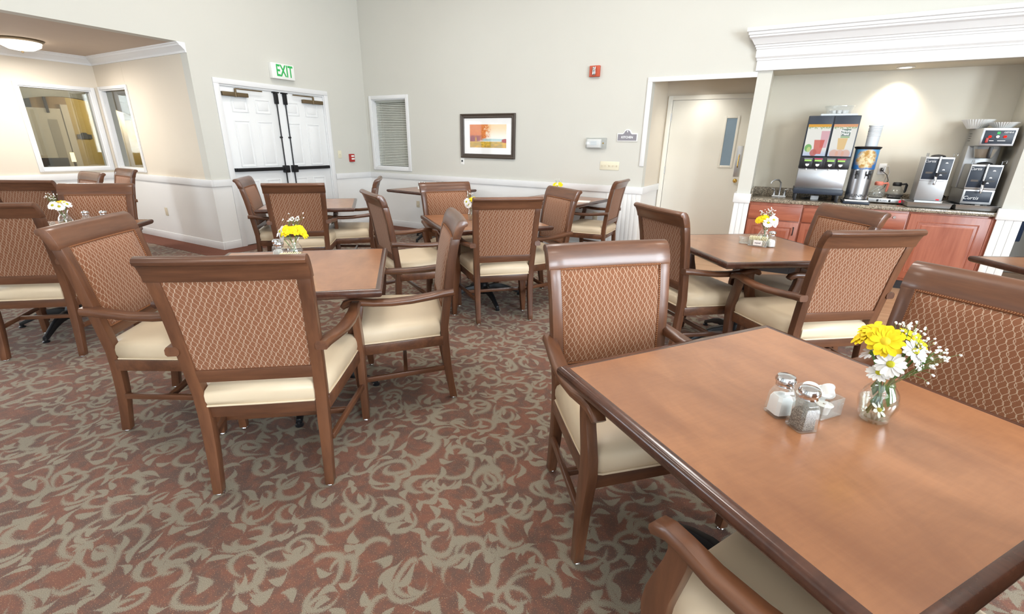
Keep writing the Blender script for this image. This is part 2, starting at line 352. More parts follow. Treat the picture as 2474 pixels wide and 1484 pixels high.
# ------------------------------------------------------------------ mesh builder
class G:
    def __init__(s): s.v = []; s.f = []
    def add(s, vs, fs):
        o = len(s.v); s.v += [tuple(q) for q in vs]; s.f += [tuple(i+o for i in f) for f in fs]; return s
    def box(s, x0, x1, y0, y1, z0, z1, mt=None):
        vs = [Vector((x, y, z)) for x in (x0, x1) for y in (y0, y1) for z in (z0, z1)]
        if mt: vs = [mt @ q for q in vs]
        return s.add(vs, [(0, 1, 3, 2), (4, 6, 7, 5), (0, 4, 5, 1), (2, 3, 7, 6), (0, 2, 6, 4), (1, 5, 7, 3)])
    def prism(s, poly, axis, a, b):
        n = len(poly)
        def P(p, h): return {'x': (h, p[0], p[1]), 'y': (p[0], h, p[1]), 'z': (p[0], p[1], h)}[axis]
        vs = [P(p, a) for p in poly]+[P(p, b) for p in poly]
        fs = [tuple(range(n))[::-1], tuple(range(n, 2*n))]+[(i, (i+1) % n, n+(i+1) % n, n+i) for i in range(n)]
        return s.add(vs, fs)
    def lathe(s, prof, seg=24, c=(0, 0, 0), squash=None):
        vs = []; fs = []; n = len(prof)
        for r, z in prof:
            for k in range(seg):
                a = 2*PI*k/seg; vs.append((c[0]+r*math.cos(a), c[1]+r*math.sin(a), c[2]+z))
        for i in range(n-1):
            for k in range(seg):
                k2 = (k+1) % seg; fs.append((i*seg+k, i*seg+k2, (i+1)*seg+k2, (i+1)*seg+k))
        if prof[0][0] > 1e-5: fs.append(tuple(range(seg))[::-1])
        if prof[-1][0] > 1e-5: fs.append(tuple((n-1)*seg+k for k in range(seg)))
        return s.add(vs, fs)
    def tube(s, path, r, seg=8, closed=False):
        path = [Vector(p) for p in path]; n = len(path); rs = r if isinstance(r, (list, tuple)) else [r]*n
        vs = []; up = None
        for i, p in enumerate(path):
            a = path[i-1] if (i or closed) else p; b = path[(i+1) % n] if (i < n-1 or closed) else p
            tg = (b-a).normalized()
            if up is None: up = Vector((0, 0, 1)) if abs(tg.z) < .9 else Vector((1, 0, 0))
            sd = tg.cross(up).normalized(); up = sd.cross(tg).normalized()
            for k in range(seg):
                q = 2*PI*k/seg; vs.append(p+(sd*math.cos(q)+up*math.sin(q))*rs[i])
        fs = []
        for i in range(n if closed else n-1):
            j = (i+1) % n
            for k in range(seg): k2 = (k+1) % seg; fs.append((i*seg+k, i*seg+k2, j*seg+k2, j*seg+k))
        if not closed: fs += [tuple(range(seg))[::-1], tuple((n-1)*seg+k for k in range(seg))]
        return s.add(vs, fs)
    def cyl(s, p0, p1, r0, r1=None, seg=14): return s.tube([p0, p1], [r0, r0 if r1 is None else r1], seg)
    def loft(s, rings):
        n = len(rings[0]); vs = [q for r in rings for q in r]; fs = []
        for i in range(len(rings)-1):
            for k in range(n): k2 = (k+1) % n; fs.append((i*n+k, i*n+k2, (i+1)*n+k2, (i+1)*n+k))
        fs += [tuple(range(n))[::-1], tuple((len(rings)-1)*n+k for k in range(n))]
        return s.add(vs, fs)
    def sphere(s, c, r, seg=8, rings=5):
        return s.lathe([(max(1e-6, r*math.sin(PI*i/rings)), -r*math.cos(PI*i/rings)) for i in range(rings+1)], seg, c)
    def mesh(s, name, mat, bevel=0., bseg=2, angle=35, smooth=True):
        me = bpy.data.meshes.new(name)
        bm = bmesh.new(); bv = [bm.verts.new(q) for q in s.v]
        for f in s.f:
            try: bm.faces.new([bv[i] for i in f])
            except ValueError: pass
        bmesh.ops.recalc_face_normals(bm, faces=bm.faces)
        if bevel:
            es = [e for e in bm.edges if len(e.link_faces) == 2 and e.calc_face_angle(0) > R(28)]
            bmesh.ops.bevel(bm, geom=es, offset=bevel, segments=bseg, affect='EDGES', profile=.5, clamp_overlap=True)
        bm.to_mesh(me); bm.free()
        me.materials.append(M[mat])
        if smooth:
            me.polygons.foreach_set('use_smooth', [True]*len(me.polygons)); me.set_sharp_from_angle(angle=R(angle))
        return me
    def build(s, name, mat, parent=None, bevel=0., **k):
        return link(name, s.mesh(name, mat, bevel, **k), parent)
def link(name, me, parent=None):
    o = bpy.data.objects.new(name, me); COL.objects.link(o); o.parent = parent; return o
def tag(o, label, cat, group=None):
    o['label'] = label; o['category'] = cat
    if group: o['group'] = group
    return o
def thing(name, label, cat, loc=(0, 0, 0), rz=0., group=None):
    o = bpy.data.objects.new(name, None); COL.objects.link(o); o.empty_display_size = .1
    o.location = loc; o.rotation_euler = (0, 0, rz); return tag(o, label, cat, group)
def struct(o): o['kind'] = 'structure'; return o
def sempty(name, loc=(0, 0, 0), rz=0.):
    o = bpy.data.objects.new(name, None); COL.objects.link(o); o.location = loc; o.rotation_euler = (0, 0, rz); return struct(o)
def tree_copy(o, parent=None):
    c = o.copy(); COL.objects.link(c); c.parent = parent
    for ch in list(o.children): tree_copy(ch, c)
    return c
def text(name, s, size, mat, parent, loc, rot, depth=.0015, align='CENTER', sx=1., shear=0., bold=0.):
    cu = bpy.data.curves.new(name, 'FONT'); cu.body = s; cu.size = size; cu.extrude = depth; cu.align_x = align; cu.align_y = 'CENTER'; cu.shear = shear; cu.offset = bold
    cu.resolution_u = 3
    tmp = bpy.data.objects.new(name, cu); COL.objects.link(tmp)
    dg = bpy.context.evaluated_depsgraph_get()
    me = bpy.data.meshes.new_from_object(tmp.evaluated_get(dg)); bpy.data.objects.remove(tmp)
    me.materials.clear(); me.materials.append(M[mat])
    o = link(name, me, parent); o.location = loc; o.rotation_euler = rot; o.scale = (sx, 1, 1); return o
FRONT = (R(90), 0, 0)              # text facing -y
EAST = (R(90), 0, R(90))           # text facing +x
def bx(name, mat, parent, x0, x1, y0, y1, z0, z1, bevel=0., mt=None):
    return G().box(x0, x1, y0, y1, z0, z1, mt).build(name, mat, parent, bevel)
def off(me_obj):  # put a mesh object's origin at its base centre
    return me_obj

# ------------------------------------------------------------------ the room
XD, YB, TH, HT = -6.345, 6.145, .14, 4.4
NL, NR, BR_, PR = -1.53, -.40, 1.905, 2.065     # niche left, post left face, bar right, right post outer
BL = -.257                                       # bar left
def S(name, mat, *boxes, bevel=0., parent=None):
    g = G()
    for b in boxes: g.box(*b)
    o = g.build(name, mat, parent, bevel)
    if parent is None: struct(o)
    return o
# floors
S('floor', 'carpet', (-9.0, 6.0, -4.8, 4.55, -.1, 0), (-9.0, -1.45, 4.55, 6.3, -.1, 0))
S('floor_border', 'carpet_plain', (-8.8, XD+.30, 3.08, 3.385, -.01, .004), (XD, XD+.30, 3.385, 5.84, -.01, .004), (XD, -1.55, 5.84, YB, -.01, .004))
fw_ = sempty('floor_wood')
bx('floor_underlay', 'plank_wood', fw_, -1.45, 6.0, 4.55, 8.2, -.1, -.004)
pk = {}
random.seed(3)
y = 4.55; row = 0
while y < 7.1:
    x = -1.45 - random.random()*.9
    while x < 3.2:
        L = random.choice((.9, 1.2, 1.5)); x0 = max(x, -1.45); x1 = x+L
        if x1 - x0 > .15:
            key = round(x1-x0, 2)
            if key not in pk: pk[key] = G().box(.001, key-.001, .001, .119, -.004, 0).mesh('plank', 'plank_wood')
            o = link('plank', pk[key], fw_); o.location = (x0, y, 0)
        x = x1
    y += .12; row += 1

# back wall with window, kitchen niche and bar openings
S('wall_back', 'wall_paint',
  (XD-TH, -6.19, YB, YB+TH, 0, HT), (-6.19, -5.44, YB, YB+TH, 0, 1.01), (-6.19, -5.44, YB, YB+TH, 2.08, HT),
  (-5.44, NL, YB, YB+TH, 0, HT), (NL, NR, YB, YB+TH, 2.195, HT), (NR, BL, YB, YB+TH, 0, HT),
  (BL, BR_, YB, YB+TH, 2.215, HT), (BR_, PR, YB, YB+TH, 0, HT), (PR, 3.2, YB, YB+TH, 2.215, HT), (3.2, 6.0, YB, YB+TH, 0, HT))
# door wall (left) with the alcove opening
S('wall_left', 'wall_paint', (XD-TH, XD, 3.40, 3.70, 0, HT), (XD-TH, XD, 3.70, 5.30, 2.07, HT), (XD-TH, XD, 5.30, YB+TH, 0, HT),
  (XD-TH, XD, -4.6, 3.40, 2.47, HT))
S('wall_right', 'wall_paint', (5.5, 5.64, -4.6, -3.3, 0, HT), (5.5, 5.64, -1.5, -.3, 0, HT), (5.5, 5.64, 1.5, YB+TH, 0, HT),
  (5.5, 5.64, -3.3, -1.5, 0, .8), (5.5, 5.64, -3.3, -1.5, 3.4, HT), (5.5, 5.64, -.3, 1.5, 0, .8), (5.5, 5.64, -.3, 1.5, 3.4, HT))
gb = []
xs = [-9.0]
for x in (-4.4, -1.6, 1.2, 4.0):
    gb.append((xs[-1], x-.9, -4.6, -4.46, 0, HT)); gb += [(x-.9, x+.9, -4.6, -4.46, 0, .8), (x-.9, x+.9, -4.6, -4.46, 3.4, HT)]; xs.append(x+.9)
gb.append((xs[-1], 5.64, -4.6, -4.46, 0, HT))
S('wall_rear', 'wall_paint', *gb)
S('ceiling', 'ceiling_paint', (XD-TH, 5.64, -4.6, YB+TH, HT, HT+.1))
# alcove
XW = -8.82
S('wall_alcove_side', 'wall_cream', (XW-.12, -8.76, 3.40, 3.52, 0, 2.6), (-8.76, -8.0, 3.40, 3.52, 0, .98), (-8.76, -8.0, 3.40, 3.52, 2.05, 2.6), (-8.0, XD-.001, 3.401, 3.52, 0, 2.469), (-8.0, XD-TH, 3.40, 3.52, 2.469, 2.6))
S('wall_alcove_window', 'wall_cream', (XW-.12, XW, 3.30, 3.40, 0, 2.6), (XW-.12, XW, 2.54, 3.30, 0, .99), (XW-.12, XW, 2.54, 3.30, 2.03, 2.6), (XW-.12, XW, .3, 2.54, 0, 2.6),
  (XW-.12, XW, -1.3, .3, 0, .95), (XW-.12, XW, -1.3, .3, 2.15, 2.6), (XW-.12, XW, -1.8, -1.3, 0, 2.6), (XW-.12, XW, -3.4, -1.8, 0, .95), (XW-.12, XW, -3.4, -1.8, 2.15, 2.6), (XW-.12, XW, -4.6, -3.4, 0, 2.6))
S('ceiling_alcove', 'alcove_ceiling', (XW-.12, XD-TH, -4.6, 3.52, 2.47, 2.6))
# kitchen niche and bar recess
S('wall_niche', 'wall_cream', (NL-.1, NL, YB+TH, 7.18, 0, 2.4), (NL, -1.45, 7.04, 7.18, 0, 2.4), (-1.45, -.45, 7.04, 7.18, 2.02, 2.4), (-.45, NR, 7.04, 7.18, 0, 2.4))
S('ceiling_niche', 'wall_cream', (NL, NR, YB+TH, 7.04, 2.27, 2.4))
S('wall_bar_left', 'bar_paint', (NR, BL, YB+TH, 7.18, 0, 2.4))
S('wall_bar_right', 'bar_paint', (BR_, PR, YB+TH, 6.9, 0, 2.4))
S('wall_bar_back', 'bar_paint', (BL, BR_, 6.68, 6.82, 0, 2.4))
S('ceiling_bar', 'bar_paint', (BL, BR_, YB+TH, 6.68, 2.215, 2.4))
S('wall_side_room', 'grey_wall', (PR, 3.6, 7.9, 8.0, 0, 2.5))
S('wall_side_room_right', 'grey_wall', (3.5, 3.6, YB+TH, 7.9, 0, 2.5))
S('ceiling_side_room', 'grey_wall', (PR, 3.6, YB+TH, 8.0, 2.5, 2.6))
tag(bx('fabric_screen', 'navy', None, 2.30, 2.62, 7.62, 7.66, .42, 1.3, .01), 'dark navy blue screen beyond the white bar post at right edge', 'screen')

# white wainscot boards, chair rails and baseboards
def rail(g, x0, x1, y0, y1): g.box(x0, x1, y0, y1, .825, .912)
S('trim_1', 'white_panel', (XD, NL, YB-.012, YB, .1, .83), (XD, XD+.012, 5.37, YB-.012, .1, .83), (XD, XD+.012, 3.40, 3.635, .1, .83),
  (XW, XD+.012, 3.385, 3.40, .1, .83), (XW, XW+.012, -4.5, 3.385, .1, .83), (NL, NL+.012, YB-.012, 7.04, .1, .83))
S('trim_2', 'white_trim', (XD, NL+.03, YB-.03, YB, .825, .912), (XD, XD+.03, 5.37, YB-.03, .825, .912), (XD, XD+.03, 3.40, 3.635, .825, .912),
  (XW, XD+.03, 3.37, 3.40, .825, .912), (XW, XW+.03, -4.5, 3.37, .825, .912), (NL, NL+.03, YB, 7.03, .825, .912), bevel=.004)
S('baseboard_back', 'white_trim', (XD, NL+.02, YB-.022, YB, 0, .105), bevel=.004)
S('baseboard_left', 'white_trim', (XD, XD+.022, 5.37, YB-.022, 0, .105), (XD, XD+.022, 3.40, 3.635, 0, .105), bevel=.004)
S('baseboard_alcove', 'white_trim', (XW, XD+.022, 3.378, 3.40, 0, .105), (XW, XW+.022, -4.5, 3.378, 0, .105), bevel=.004)
S('baseboard_niche', 'white_trim', (NL, NL+.02, YB, 7.03, 0, .105), bevel=.004)
# beadboard on the wall end beside the kitchen opening and on the two bar posts
pn = sempty('trim_3')
k = -1.98
while k < NL-.04:
    bx('bead_board', 'white_panel', pn, k, k+.055, YB-.018, YB-.0125, .105, .825, .002); k += .057
for nm, a, b in (('trim_4', NR, BL), ('trim_5', BR_, PR)):
    p = sempty(nm)
    wd = (b-a+.02)/3
    for i in range(3): bx('bead_board', 'white_panel', p, a-.01+i*wd+.001, a-.01+(i+1)*wd-.001, YB-.014, YB-.001, 0, .81, .002)
    bx('post_cap', 'white_trim', p, a-.025, b+.015, YB-.032, YB-.001, .805, .91, .004)
    if nm == 'trim_4':
        bx('side_panel', 'white_panel', p, a-.012, a-.001, YB, 7.03, 0, .81); bx('side_cap', 'white_trim', p, a-.025, a-.001, YB, 7.03, .805, .91)
    else:
        bx('side_panel', 'white_panel', p, b+.001, b+.012, YB, 6.9, 0, .81)
# white casing round the kitchen opening
S('trim_6', 'white_trim', (NL-.055, NL+.002, YB-.016, YB, 1.172, 2.145), (NL-.055, NR, YB-.016, YB, 2.145, 2.197), bevel=.003)
# alcove crown moulding
def crown(name):
    pr = [(0, 2.365), (.014, 2.365), (.016, 2.388), (.03, 2.402), (.055, 2.428), (.07, 2.436), (.074, 2.452), (.088, 2.458), (.09, 2.47), (0, 2.47)]
    g = G(); rings = []
    for q in ((XD+.002, 3.40, 0, -1), ):
        rings.append([(XD+.004, 3.40-p, z) for p, z in pr])
    rings.append([(XW+p, 3.40-p, z) for p, z in pr])
    rings.append([(XW+p, -4.4, z) for p, z in pr])
    g.loft(rings); return struct(g.build(name, 'white_trim', None, 0, angle=20))
crown('trim_7')
# big cornice above the bar
def cornice():
    pr = [(0, 2.205), (.03, 2.205), (.03, 2.300), (.038, 2.304), (.038, 2.318), (.052, 2.335), (.052, 2.405), (.06, 2.41), (.06, 2.425), (.07, 2.43), (.07, 2.445),
          (.082, 2.452), (.095, 2.475), (.115, 2.502), (.135, 2.515), (.135, 2.532), (.148, 2.536), (.148, 2.560), (.165, 2.566), (.165, 2.602), (0, 2.602)]
    rings = [[(-.395-p, YB-.001, z) for p, z in pr], [(-.395-p, YB-p, z) for p, z in pr], [(2.7, YB-p, z) for p, z in pr]]
    g = G(); g.loft(rings); return struct(g.build('trim_8', 'white_trim', None, 0, angle=18))
cornice()

# ------------------------------------------------------------------ windows
def casing(g, axis, at, a0, a1, z0, z1, w, d, sgn):
    # picture-frame casing outside the opening a0..a1, z0..z1 on a wall plane, standing proud by d towards sgn
    def B(u0, u1, v0, v1):
        if axis == 'y': g.box(u0, u1, min(at, at+sgn*d), max(at, at+sgn*d), v0, v1)
        else: g.box(min(at, at+sgn*d), max(at, at+sgn*d), u0, u1, v0, v1)
    B(a0-w, a0, z0-w, z1+w); B(a1, a1+w, z0-w, z1+w); B(a0, a1, z0-w, z0); B(a0, a1, z1, z1+w)
w1 = sempty('window_1')
g = G(); casing(g, 'y', YB, -6.19, -5.44, 1.01, 2.08, .055, .02, -1); g.build('casing', 'white_trim', w1, .003)
g = G(); g.box(-6.19, -6.175, YB, YB+.13, 1.01, 2.08).box(-5.455, -5.44, YB, YB+.13, 1.01, 2.08).box(-6.175, -5.455, YB, YB+.13, 1.01, 1.025).box(-6.175, -5.455, YB, YB+.13, 2.065, 2.08); g.build('jamb', 'white_trim', w1)
sl = G().box(-6.168, -5.462, -.011, .011, -.0006, .0006).mesh('slat', 'blind')
for i in range(38):
    o = link('slat', sl, w1); o.location = (0, YB+.075, 1.045+i*.0268); o.rotation_euler = (R(58), 0, 0)
bx('headrail', 'blind', w1, -6.172, -5.458, YB+.055, YB+.1, 2.04, 2.065)
for xx in (-6.03, -5.6): G().cyl((xx, YB+.062, 1.03), (xx, YB+.062, 2.05), .0015, seg=5).build('ladder_cord', 'blind', w1)
bx('pane', 'office_glass', w1, -6.175, -5.455, YB+.118, YB+.122, 1.025, 2.065)
w2 = sempty('window_2')
g = G(); casing(g, 'x', XW, 2.54, 3.30, .99, 2.03, .045, .02, 1); g.build('casing', 'white_trim', w2, .003)
g = G(); g.box(XW-.12, XW, 2.54, 2.555, .99, 2.03).box(XW-.12, XW, 3.285, 3.30, .99, 2.03).box(XW-.12, XW, 2.555, 3.285, .99, 1.005).box(XW-.12, XW, 2.555, 3.285, 2.015, 2.03); g.build('jamb', 'white_trim', w2)
bx('pane', 'office_glass', w2, XW-.065, XW-.06, 2.555, 3.285, 1.005, 2.015)
w3 = sempty('window_3')
g = G(); casing(g, 'y', 3.40, -8.76, -8.0, .98, 2.05, .04, .02, -1); g.build('casing', 'white_trim', w3, .003)
g = G(); g.box(-8.76, -8.745, 3.40, 3.52, .98, 2.05).box(-8.015, -8.0, 3.40, 3.52, .98, 2.05).box(-8.745, -8.015, 3.40, 3.52, .98, .995).box(-8.745, -8.015, 3.40, 3.52, 2.035, 2.05); g.build('jamb', 'white_trim', w3)
bx('pane', 'office_glass', w3, -8.745, -8.015, 3.455, 3.46, .995, 2.035)
def out_window(n, axis, c, at, half, z0, z1):
    wd = sempty('window_%d' % n); g = G()
    def B(u0, u1, v0, v1, d0, d1):
        if axis == 'y': g.box(u0, u1, at+d0, at+d1, v0, v1)
        else: g.box(at+d0, at+d1, u0, u1, v0, v1)
    for a, b in ((c-half, c-half+.05), (c+half-.05, c+half), (c-.02, c+.02)): B(a, b, z0, z1, -.03, .03)
    for a, b in ((z0, z0+.05), (z1-.05, z1), ((z0+z1)/2-.02, (z0+z1)/2+.02)): B(c-half, c+half, a, b, -.03, .03)
    g.build('sash', 'white_trim', wd)
    g = G(); B(c-half, c+half, z0, z1, -.002, .002); g.build('pane', 'window_glass', wd)
for i, x in enumerate((-4.4, -1.6, 1.2, 4.0)): out_window(4+i, 'y', x, -4.53, .9, .8, 3.4)
for i, y in enumerate((-2.4, .6)): out_window(8+i, 'x', y, 5.57, .9, .8, 3.4)
for i, y in enumerate((-2.6, -.5)): out_window(10+i, 'x', y, XW-.06, .8, .95, 2.15)

# rooms glimpsed through the interior windows
S('wall_office', 'office_wall', (-10.9, -10.8, 3.66, 6.0, 0, 2.6), (-10.9, -6.4, 5.9, 6.0, 0, 2.6))
S('wall_office_tan', 'office_wall_tan', (-10.9, -10.8, 1.0, 3.66, 0, 2.6))
S('ceiling_office', 'office_grey', (-10.9, XW-.12, 1.0, 3.52, 2.6, 2.7), (-10.9, XD-TH, 3.52, 6.0, 2.6, 2.7))
S('floor_office', 'carpet_plain', (-10.9, XW-.12, 1.0, 3.52, -.1, 0), (-10.9, XD-TH, 3.52, 6.0, -.1, -.001))
ar = [(1.5, 2.62), (1.5, 1.75), (2.3, 1.75)] + [(2.3+1.75*k/20, 1.75+.215*math.sin(PI*k/20)) for k in range(1, 20)] + [(4.05, 1.75), (5.9, 1.75), (5.9, 2.62)]
struct(G().prism(ar, 'x', -9.56, -9.46).build('trim_9', 'office_white'))
od = sempty('door_3')
bx('leaf', 'office_white', od, -10.799, -10.775, 3.10, 3.55, 0, 1.85)
bx('lite', 'office_grey', od, -10.775, -10.77, 3.35, 3.47, .35, 1.68); bx('casing', 'office_white', od, -10.80, -10.765, 3.56, 3.65, 0, 1.92)
sg = thing('wall_sign', 'small dark shaped sign on olive wall seen through the alcove window', 'sign', (-10.795, 3.785, 1.38))
G().prism([(-.1, 0), (.1, 0), (.1, .07), (.045, .075), (.03, .1), (-.03, .1), (-.045, .075), (-.1, .07)], 'x', 0, .015).build('plaque', 'office_dark', sg)
tag(bx('wall_panel', 'office_dark', None, -10.799, -10.78, 2.95, 3.2, 1.78, 2.2, .004), 'dark rectangular panel high on tan wall seen through alcove window', 'panel')
tag(bx('hanging_banner', 'office_dark', None, -10.799, -10.76, 3.365, 3.40, 1.78, 2.2, .004), 'narrow dark strip hanging beside the office door frame', 'banner')
lp = thing('table_lamp', 'small glowing lamp beside the dark office chair', 'lamp', (-10.45, 3.43, .72))
G().cyl((0, 0, 0), (0, 0, .29), .012).lathe([(.05, 0), (.05, .015), (.02, .03)], 14).build('lamp_base', 'black_metal', lp)
G().lathe([(.03, .29), (.026, .44)], 14).build('lamp_shade', 'lamp_warm', lp)
tb = thing('side_table', 'dark side table carrying the small office lamp', 'table', (-10.45, 3.43, 0))
bx('table_top', 'office_dark', tb, -.14, .14, -.12, .12, .69, .72, .004)
for a in (-.12, .12):
    for b in (-.1, .1): bx('leg', 'office_dark', tb, a-.012, a+.012, b-.012, b+.012, 0, .69)
oc = thing('office_chair', 'dark grey chair back seen low through the alcove window', 'chair', (-10.1, 3.12, 0))
bx('seat', 'office_dark', oc, -.22, .22, -.2, .2, .42, .48, .02); bx('backrest', 'office_dark', oc, -.24, -.2, -.2, .2, .5, 1.08, .015)
for a in (-.19, .19):
    for b in (-.17, .17): G().cyl((a, b, 0), (a, b, .43), .015).build('leg', 'black_metal', oc)
sc_ = thing('wall_sconce', 'bright glowing wall lamp seen through the narrow alcove window', 'lamp', (-10.79, 4.63, 1.55))
bx('back_plate', 'office_white', sc_, -.008, .01, -.04, .04, 0, .22); G().lathe([(.03, .02), (.05, .12), (.06, .24)], 14, (.07, 0, 0)).build('lamp_shade', 'lamp_glow', sc_)
point('office_lamp_light', (-10.2, 4.5, 1.9), 60, WARM, .1)
point('arch_fill_light', (-9.15, 3.0, 2.4), 9, NEUT, .1)  # added fill between window and arch to brighten the arch front; no fixture
point('office_fill_light', (-9.9, 2.2, 2.3), 36, NEUT, .2)  # added fill lifting the room behind the alcove windows; no fixture
tag(bx('office_pillar', 'office_white', None, -10.79, -10.55, 4.22, 4.34, 0, 2.6), 'pale grey pillar seen through the narrow alcove window', 'pillar')
tag(bx('office_screen', 'office_dark', None, -10.79, -10.72, 4.37, 4.55, 1.72, 2.15, .01), 'dark box high on the wall through the narrow alcove window', 'screen')
pl = thing('potted_plant', 'dark green potted plant low behind the narrow alcove window', 'plant', (-10.55, 4.58, 0))
G().lathe([(.09, 0), (.12, .3), (.125, .3)], 14).build('pot', 'office_dark', pl)
g = G(); random.seed(5)
for i in range(40):
    a = random.random()*2*PI; h = .45+random.random()*.6; r = .06+random.random()*.13
    b = Vector((0, 0, .28)); t_ = Vector((r*math.cos(a), r*math.sin(a), h)); sd = Vector((-math.sin(a), math.cos(a), 0))*.02
    m_ = (b+t_)/2+Vector((0, 0, .05)); g.add([b, m_+sd, t_, m_-sd], [(0, 1, 2, 3)])
fo = g.build('foliage', 'leaf_green', pl); fo['kind'] = 'stuff'
S('wall_hall', 'office_grey', (-7.2, NL-.1, 7.35, 7.45, 0, 2.6)); S('ceiling_hall', 'office_grey', (-7.2, NL-.1, YB+TH, 7.45, 2.6, 2.7))
point('hall_light', (-5.4, 6.9, 2.4), 9, NEUT, .15)

# ------------------------------------------------------------------ double exit door
d1 = sempty('door_1')
g = G(); g.box(XD, XD+.02, 3.637, 3.705, 0, 2.072).box(XD, XD+.02, 5.295, 5.363, 0, 2.072).box(XD, XD+.02, 3.637, 5.363, 2.072, 2.135); g.build('casing', 'white_trim', d1, .004)
g = G(); g.box(XD-TH, XD, 3.70, 3.72, 0, 2.07).box(XD-TH, XD, 5.28, 5.30, 0, 2.07).box(XD-TH, XD, 3.72, 5.28, 2.05, 2.07); g.build('jamb', 'white_trim', d1)
XF = XD-.015
def leaf(y0, y1, hinge_left):
    lf = bx('door_leaf', 'door_white', d1, XF-.042, XF, y0, y1, .01, 2.048, .002)
    cy = (y0+y1)/2; pw = (y1-y0-.11*2-.10)/2
    for z0, z1 in ((1.75, 1.93), (1.06, 1.65), (.24, .88)):
        for a in (y0+.11, y1-.11-pw):
            g = G()
            # moulded panel: sunk groove frame with a raised field
            o0 = (a, a+pw, z0, z1)
            for d, h in ((0, .018), ): pass
            g.box(XF, XF+.006, a, a+.016, z0, z1).box(XF, XF+.006, a+pw-.016, a+pw, z0, z1).box(XF, XF+.006, a+.016, a+pw-.016, z0, z0+.016).box(XF, XF+.006, a+.016, a+pw-.016, z1-.016, z1)
            g.box(XF, XF+.005, a+.04, a+pw-.04, z0+.04, z1-.04)
            g.build('panel', 'door_white', lf, .0045)
    return lf
l1 = leaf(3.722, 4.498, True); l2 = leaf(4.502, 5.278, False)
X1 = XF
for lf, a, b, bb, rd, out in ((l1, 3.72, 4.06, 4.26, 4.478, -1), (l2, 4.90, 5.25, 4.73, 4.615, 1)):
    c = bx('door_closer', 'bronze', lf, X1, X1+.055, a, b, 1.935, 1.985, .006)
    bx('closer_arm', 'bronze', c, X1+.045, X1+.06, min(bb, (a+b)/2), max(bb, (a+b)/2), 2.02, 2.036, .002)
    G().cyl((X1+.05, (a+b)/2, 1.93), (X1+.05, (a+b)/2, 2.03), .014).build('closer_pivot', 'bronze', c)
    lo, hi = (3.72, 4.51) if out < 0 else (4.58, 5.25)
    pbr = bx('push_bar', 'black_metal', lf, X1+.02, X1+.06, lo+.02, hi-.03, 1.0, 1.045, .006)
    cyy = 4.50 if out < 0 else 4.598
    bx('bar_housing', 'black_metal', pbr, X1, X1+.07, rd-.04, rd+.04, .965, 1.065, .008)
    bx('bar_bracket', 'black_metal', pbr, X1, X1+.05, (lo if out < 0 else hi-.05), (lo+.05 if out < 0 else hi), 1.0, 1.045, .006)
    rdo = G().cyl((X1+.025, rd, .12), (X1+.025, rd, 1.93), .0085, seg=10).build('latch_rod', 'black_metal', lf)
    bx('top_latch', 'black_metal', rdo, X1, X1+.045, rd-.025, rd+.025, 1.89, 2.03, .008)
    bx('latch_strike', 'black_metal', rdo, X1, X1+.04, rd-.045, rd+.045, 2.03, 2.045, .002)
    G().cyl((X1+.0, rd, 1.45), (X1+.035, rd, 1.45), .014, seg=10).build('rod_guide', 'black_metal', rdo)

ex = thing('exit_sign', 'white box sign with green EXIT lettering above the double doors', 'sign', (XD, 4.61, 2.215))
bx('housing', 'sign_white', ex, 0, .065, -.175, .175, 0, .195, .006)
text('lettering', 'EXIT', .205, 'exit_green', ex, (.066, .02, .098), EAST, .001, sx=.62, bold=.004)
sw = thing('light_switch', 'almond light switch plate right of the double doors', 'switch', (XD, 5.495, 1.15))
bx('plate', 'almond', sw, 0, .007, -.035, .035, 0, .12, .003); bx('toggle', 'almond', sw, .007, .018, -.006, .006, .05, .07, .002)
fp = thing('fire_alarm_pull', 'small red fire alarm pull station right of the double doors', 'fire alarm', (XD, 5.725, 1.09))
bx('body', 'red_plastic', fp, 0, .045, -.045, .045, 0, .125, .006); bx('handle', 'sign_white', fp, .045, .055, -.03, .03, .035, .06, .003); bx('label_plate', 'sign_white', fp, .045, .047, -.03, .03, .08, .105)
ot = thing('wall_outlet', 'blank tan cover plate low on alcove wainscot', 'outlet', (-7.636, 3.385, .35))
bx('plate', 'outlet_tan', ot, -.035, .035, -.006, 0, 0, .115, .002)

# ------------------------------------------------------------------ things on the back wall
Yw = YB
pf = thing('framed_picture', 'autumn landscape print in dark frame with wide white mat', 'picture', (-3.885, Yw, 1.205))
g = G()
W2, H2, b_ = .475, .625, .062
prof = [(0, 0), (0, .028), (.012, .034), (.03, .022), (.05, .026), (b_, .014), (b_, 0)]
def frame_ring(t):
    p, d = t; return [(-W2+p, -d, p), (W2-p, -d, p), (W2-p, -d, H2-p), (-W2+p, -d, H2-p)]
rg = [frame_ring(t) for t in prof]
vs = [q for r in rg for q in r]; fs = []
for i in range(len(rg)-1):
    for k_ in range(4): k2 = (k_+1) % 4; fs.append((i*4+k_, i*4+k2, (i+1)*4+k2, (i+1)*4+k_))
G().add(vs, fs).build('frame', 'frame_dark', pf, angle=20)
bx('mat', 'mat_board', pf, -W2+b_-.005, W2-b_+.005, -.008, -.002, b_-.005, H2-b_+.005)
ar_ = G().box(0, 1, 0, .05, 0, 1).build('art_print', 'art_print', pf); ar_.location = (-.312, -.0095, .152); ar_.scale = (.64, .02, .325)
bx('glass', 'picture_glass', pf, -W2+b_, W2-b_, -.0125, -.0115, b_, H2-b_)
bt = thing('call_button', 'small white wall plate with black button under the picture frame', 'button', (-4.347, Yw, 1.10))
bx('plate', 'sign_white', bt, -.034, .034, -.008, 0, 0, .1, .003); G().cyl((0, -.008, .055), (0, -.016, .055), .014).build('button', 'black_plastic', bt)
st = thing('fire_strobe', 'red fire alarm strobe high on the back wall', 'fire alarm', (-2.266, Yw, 2.235))
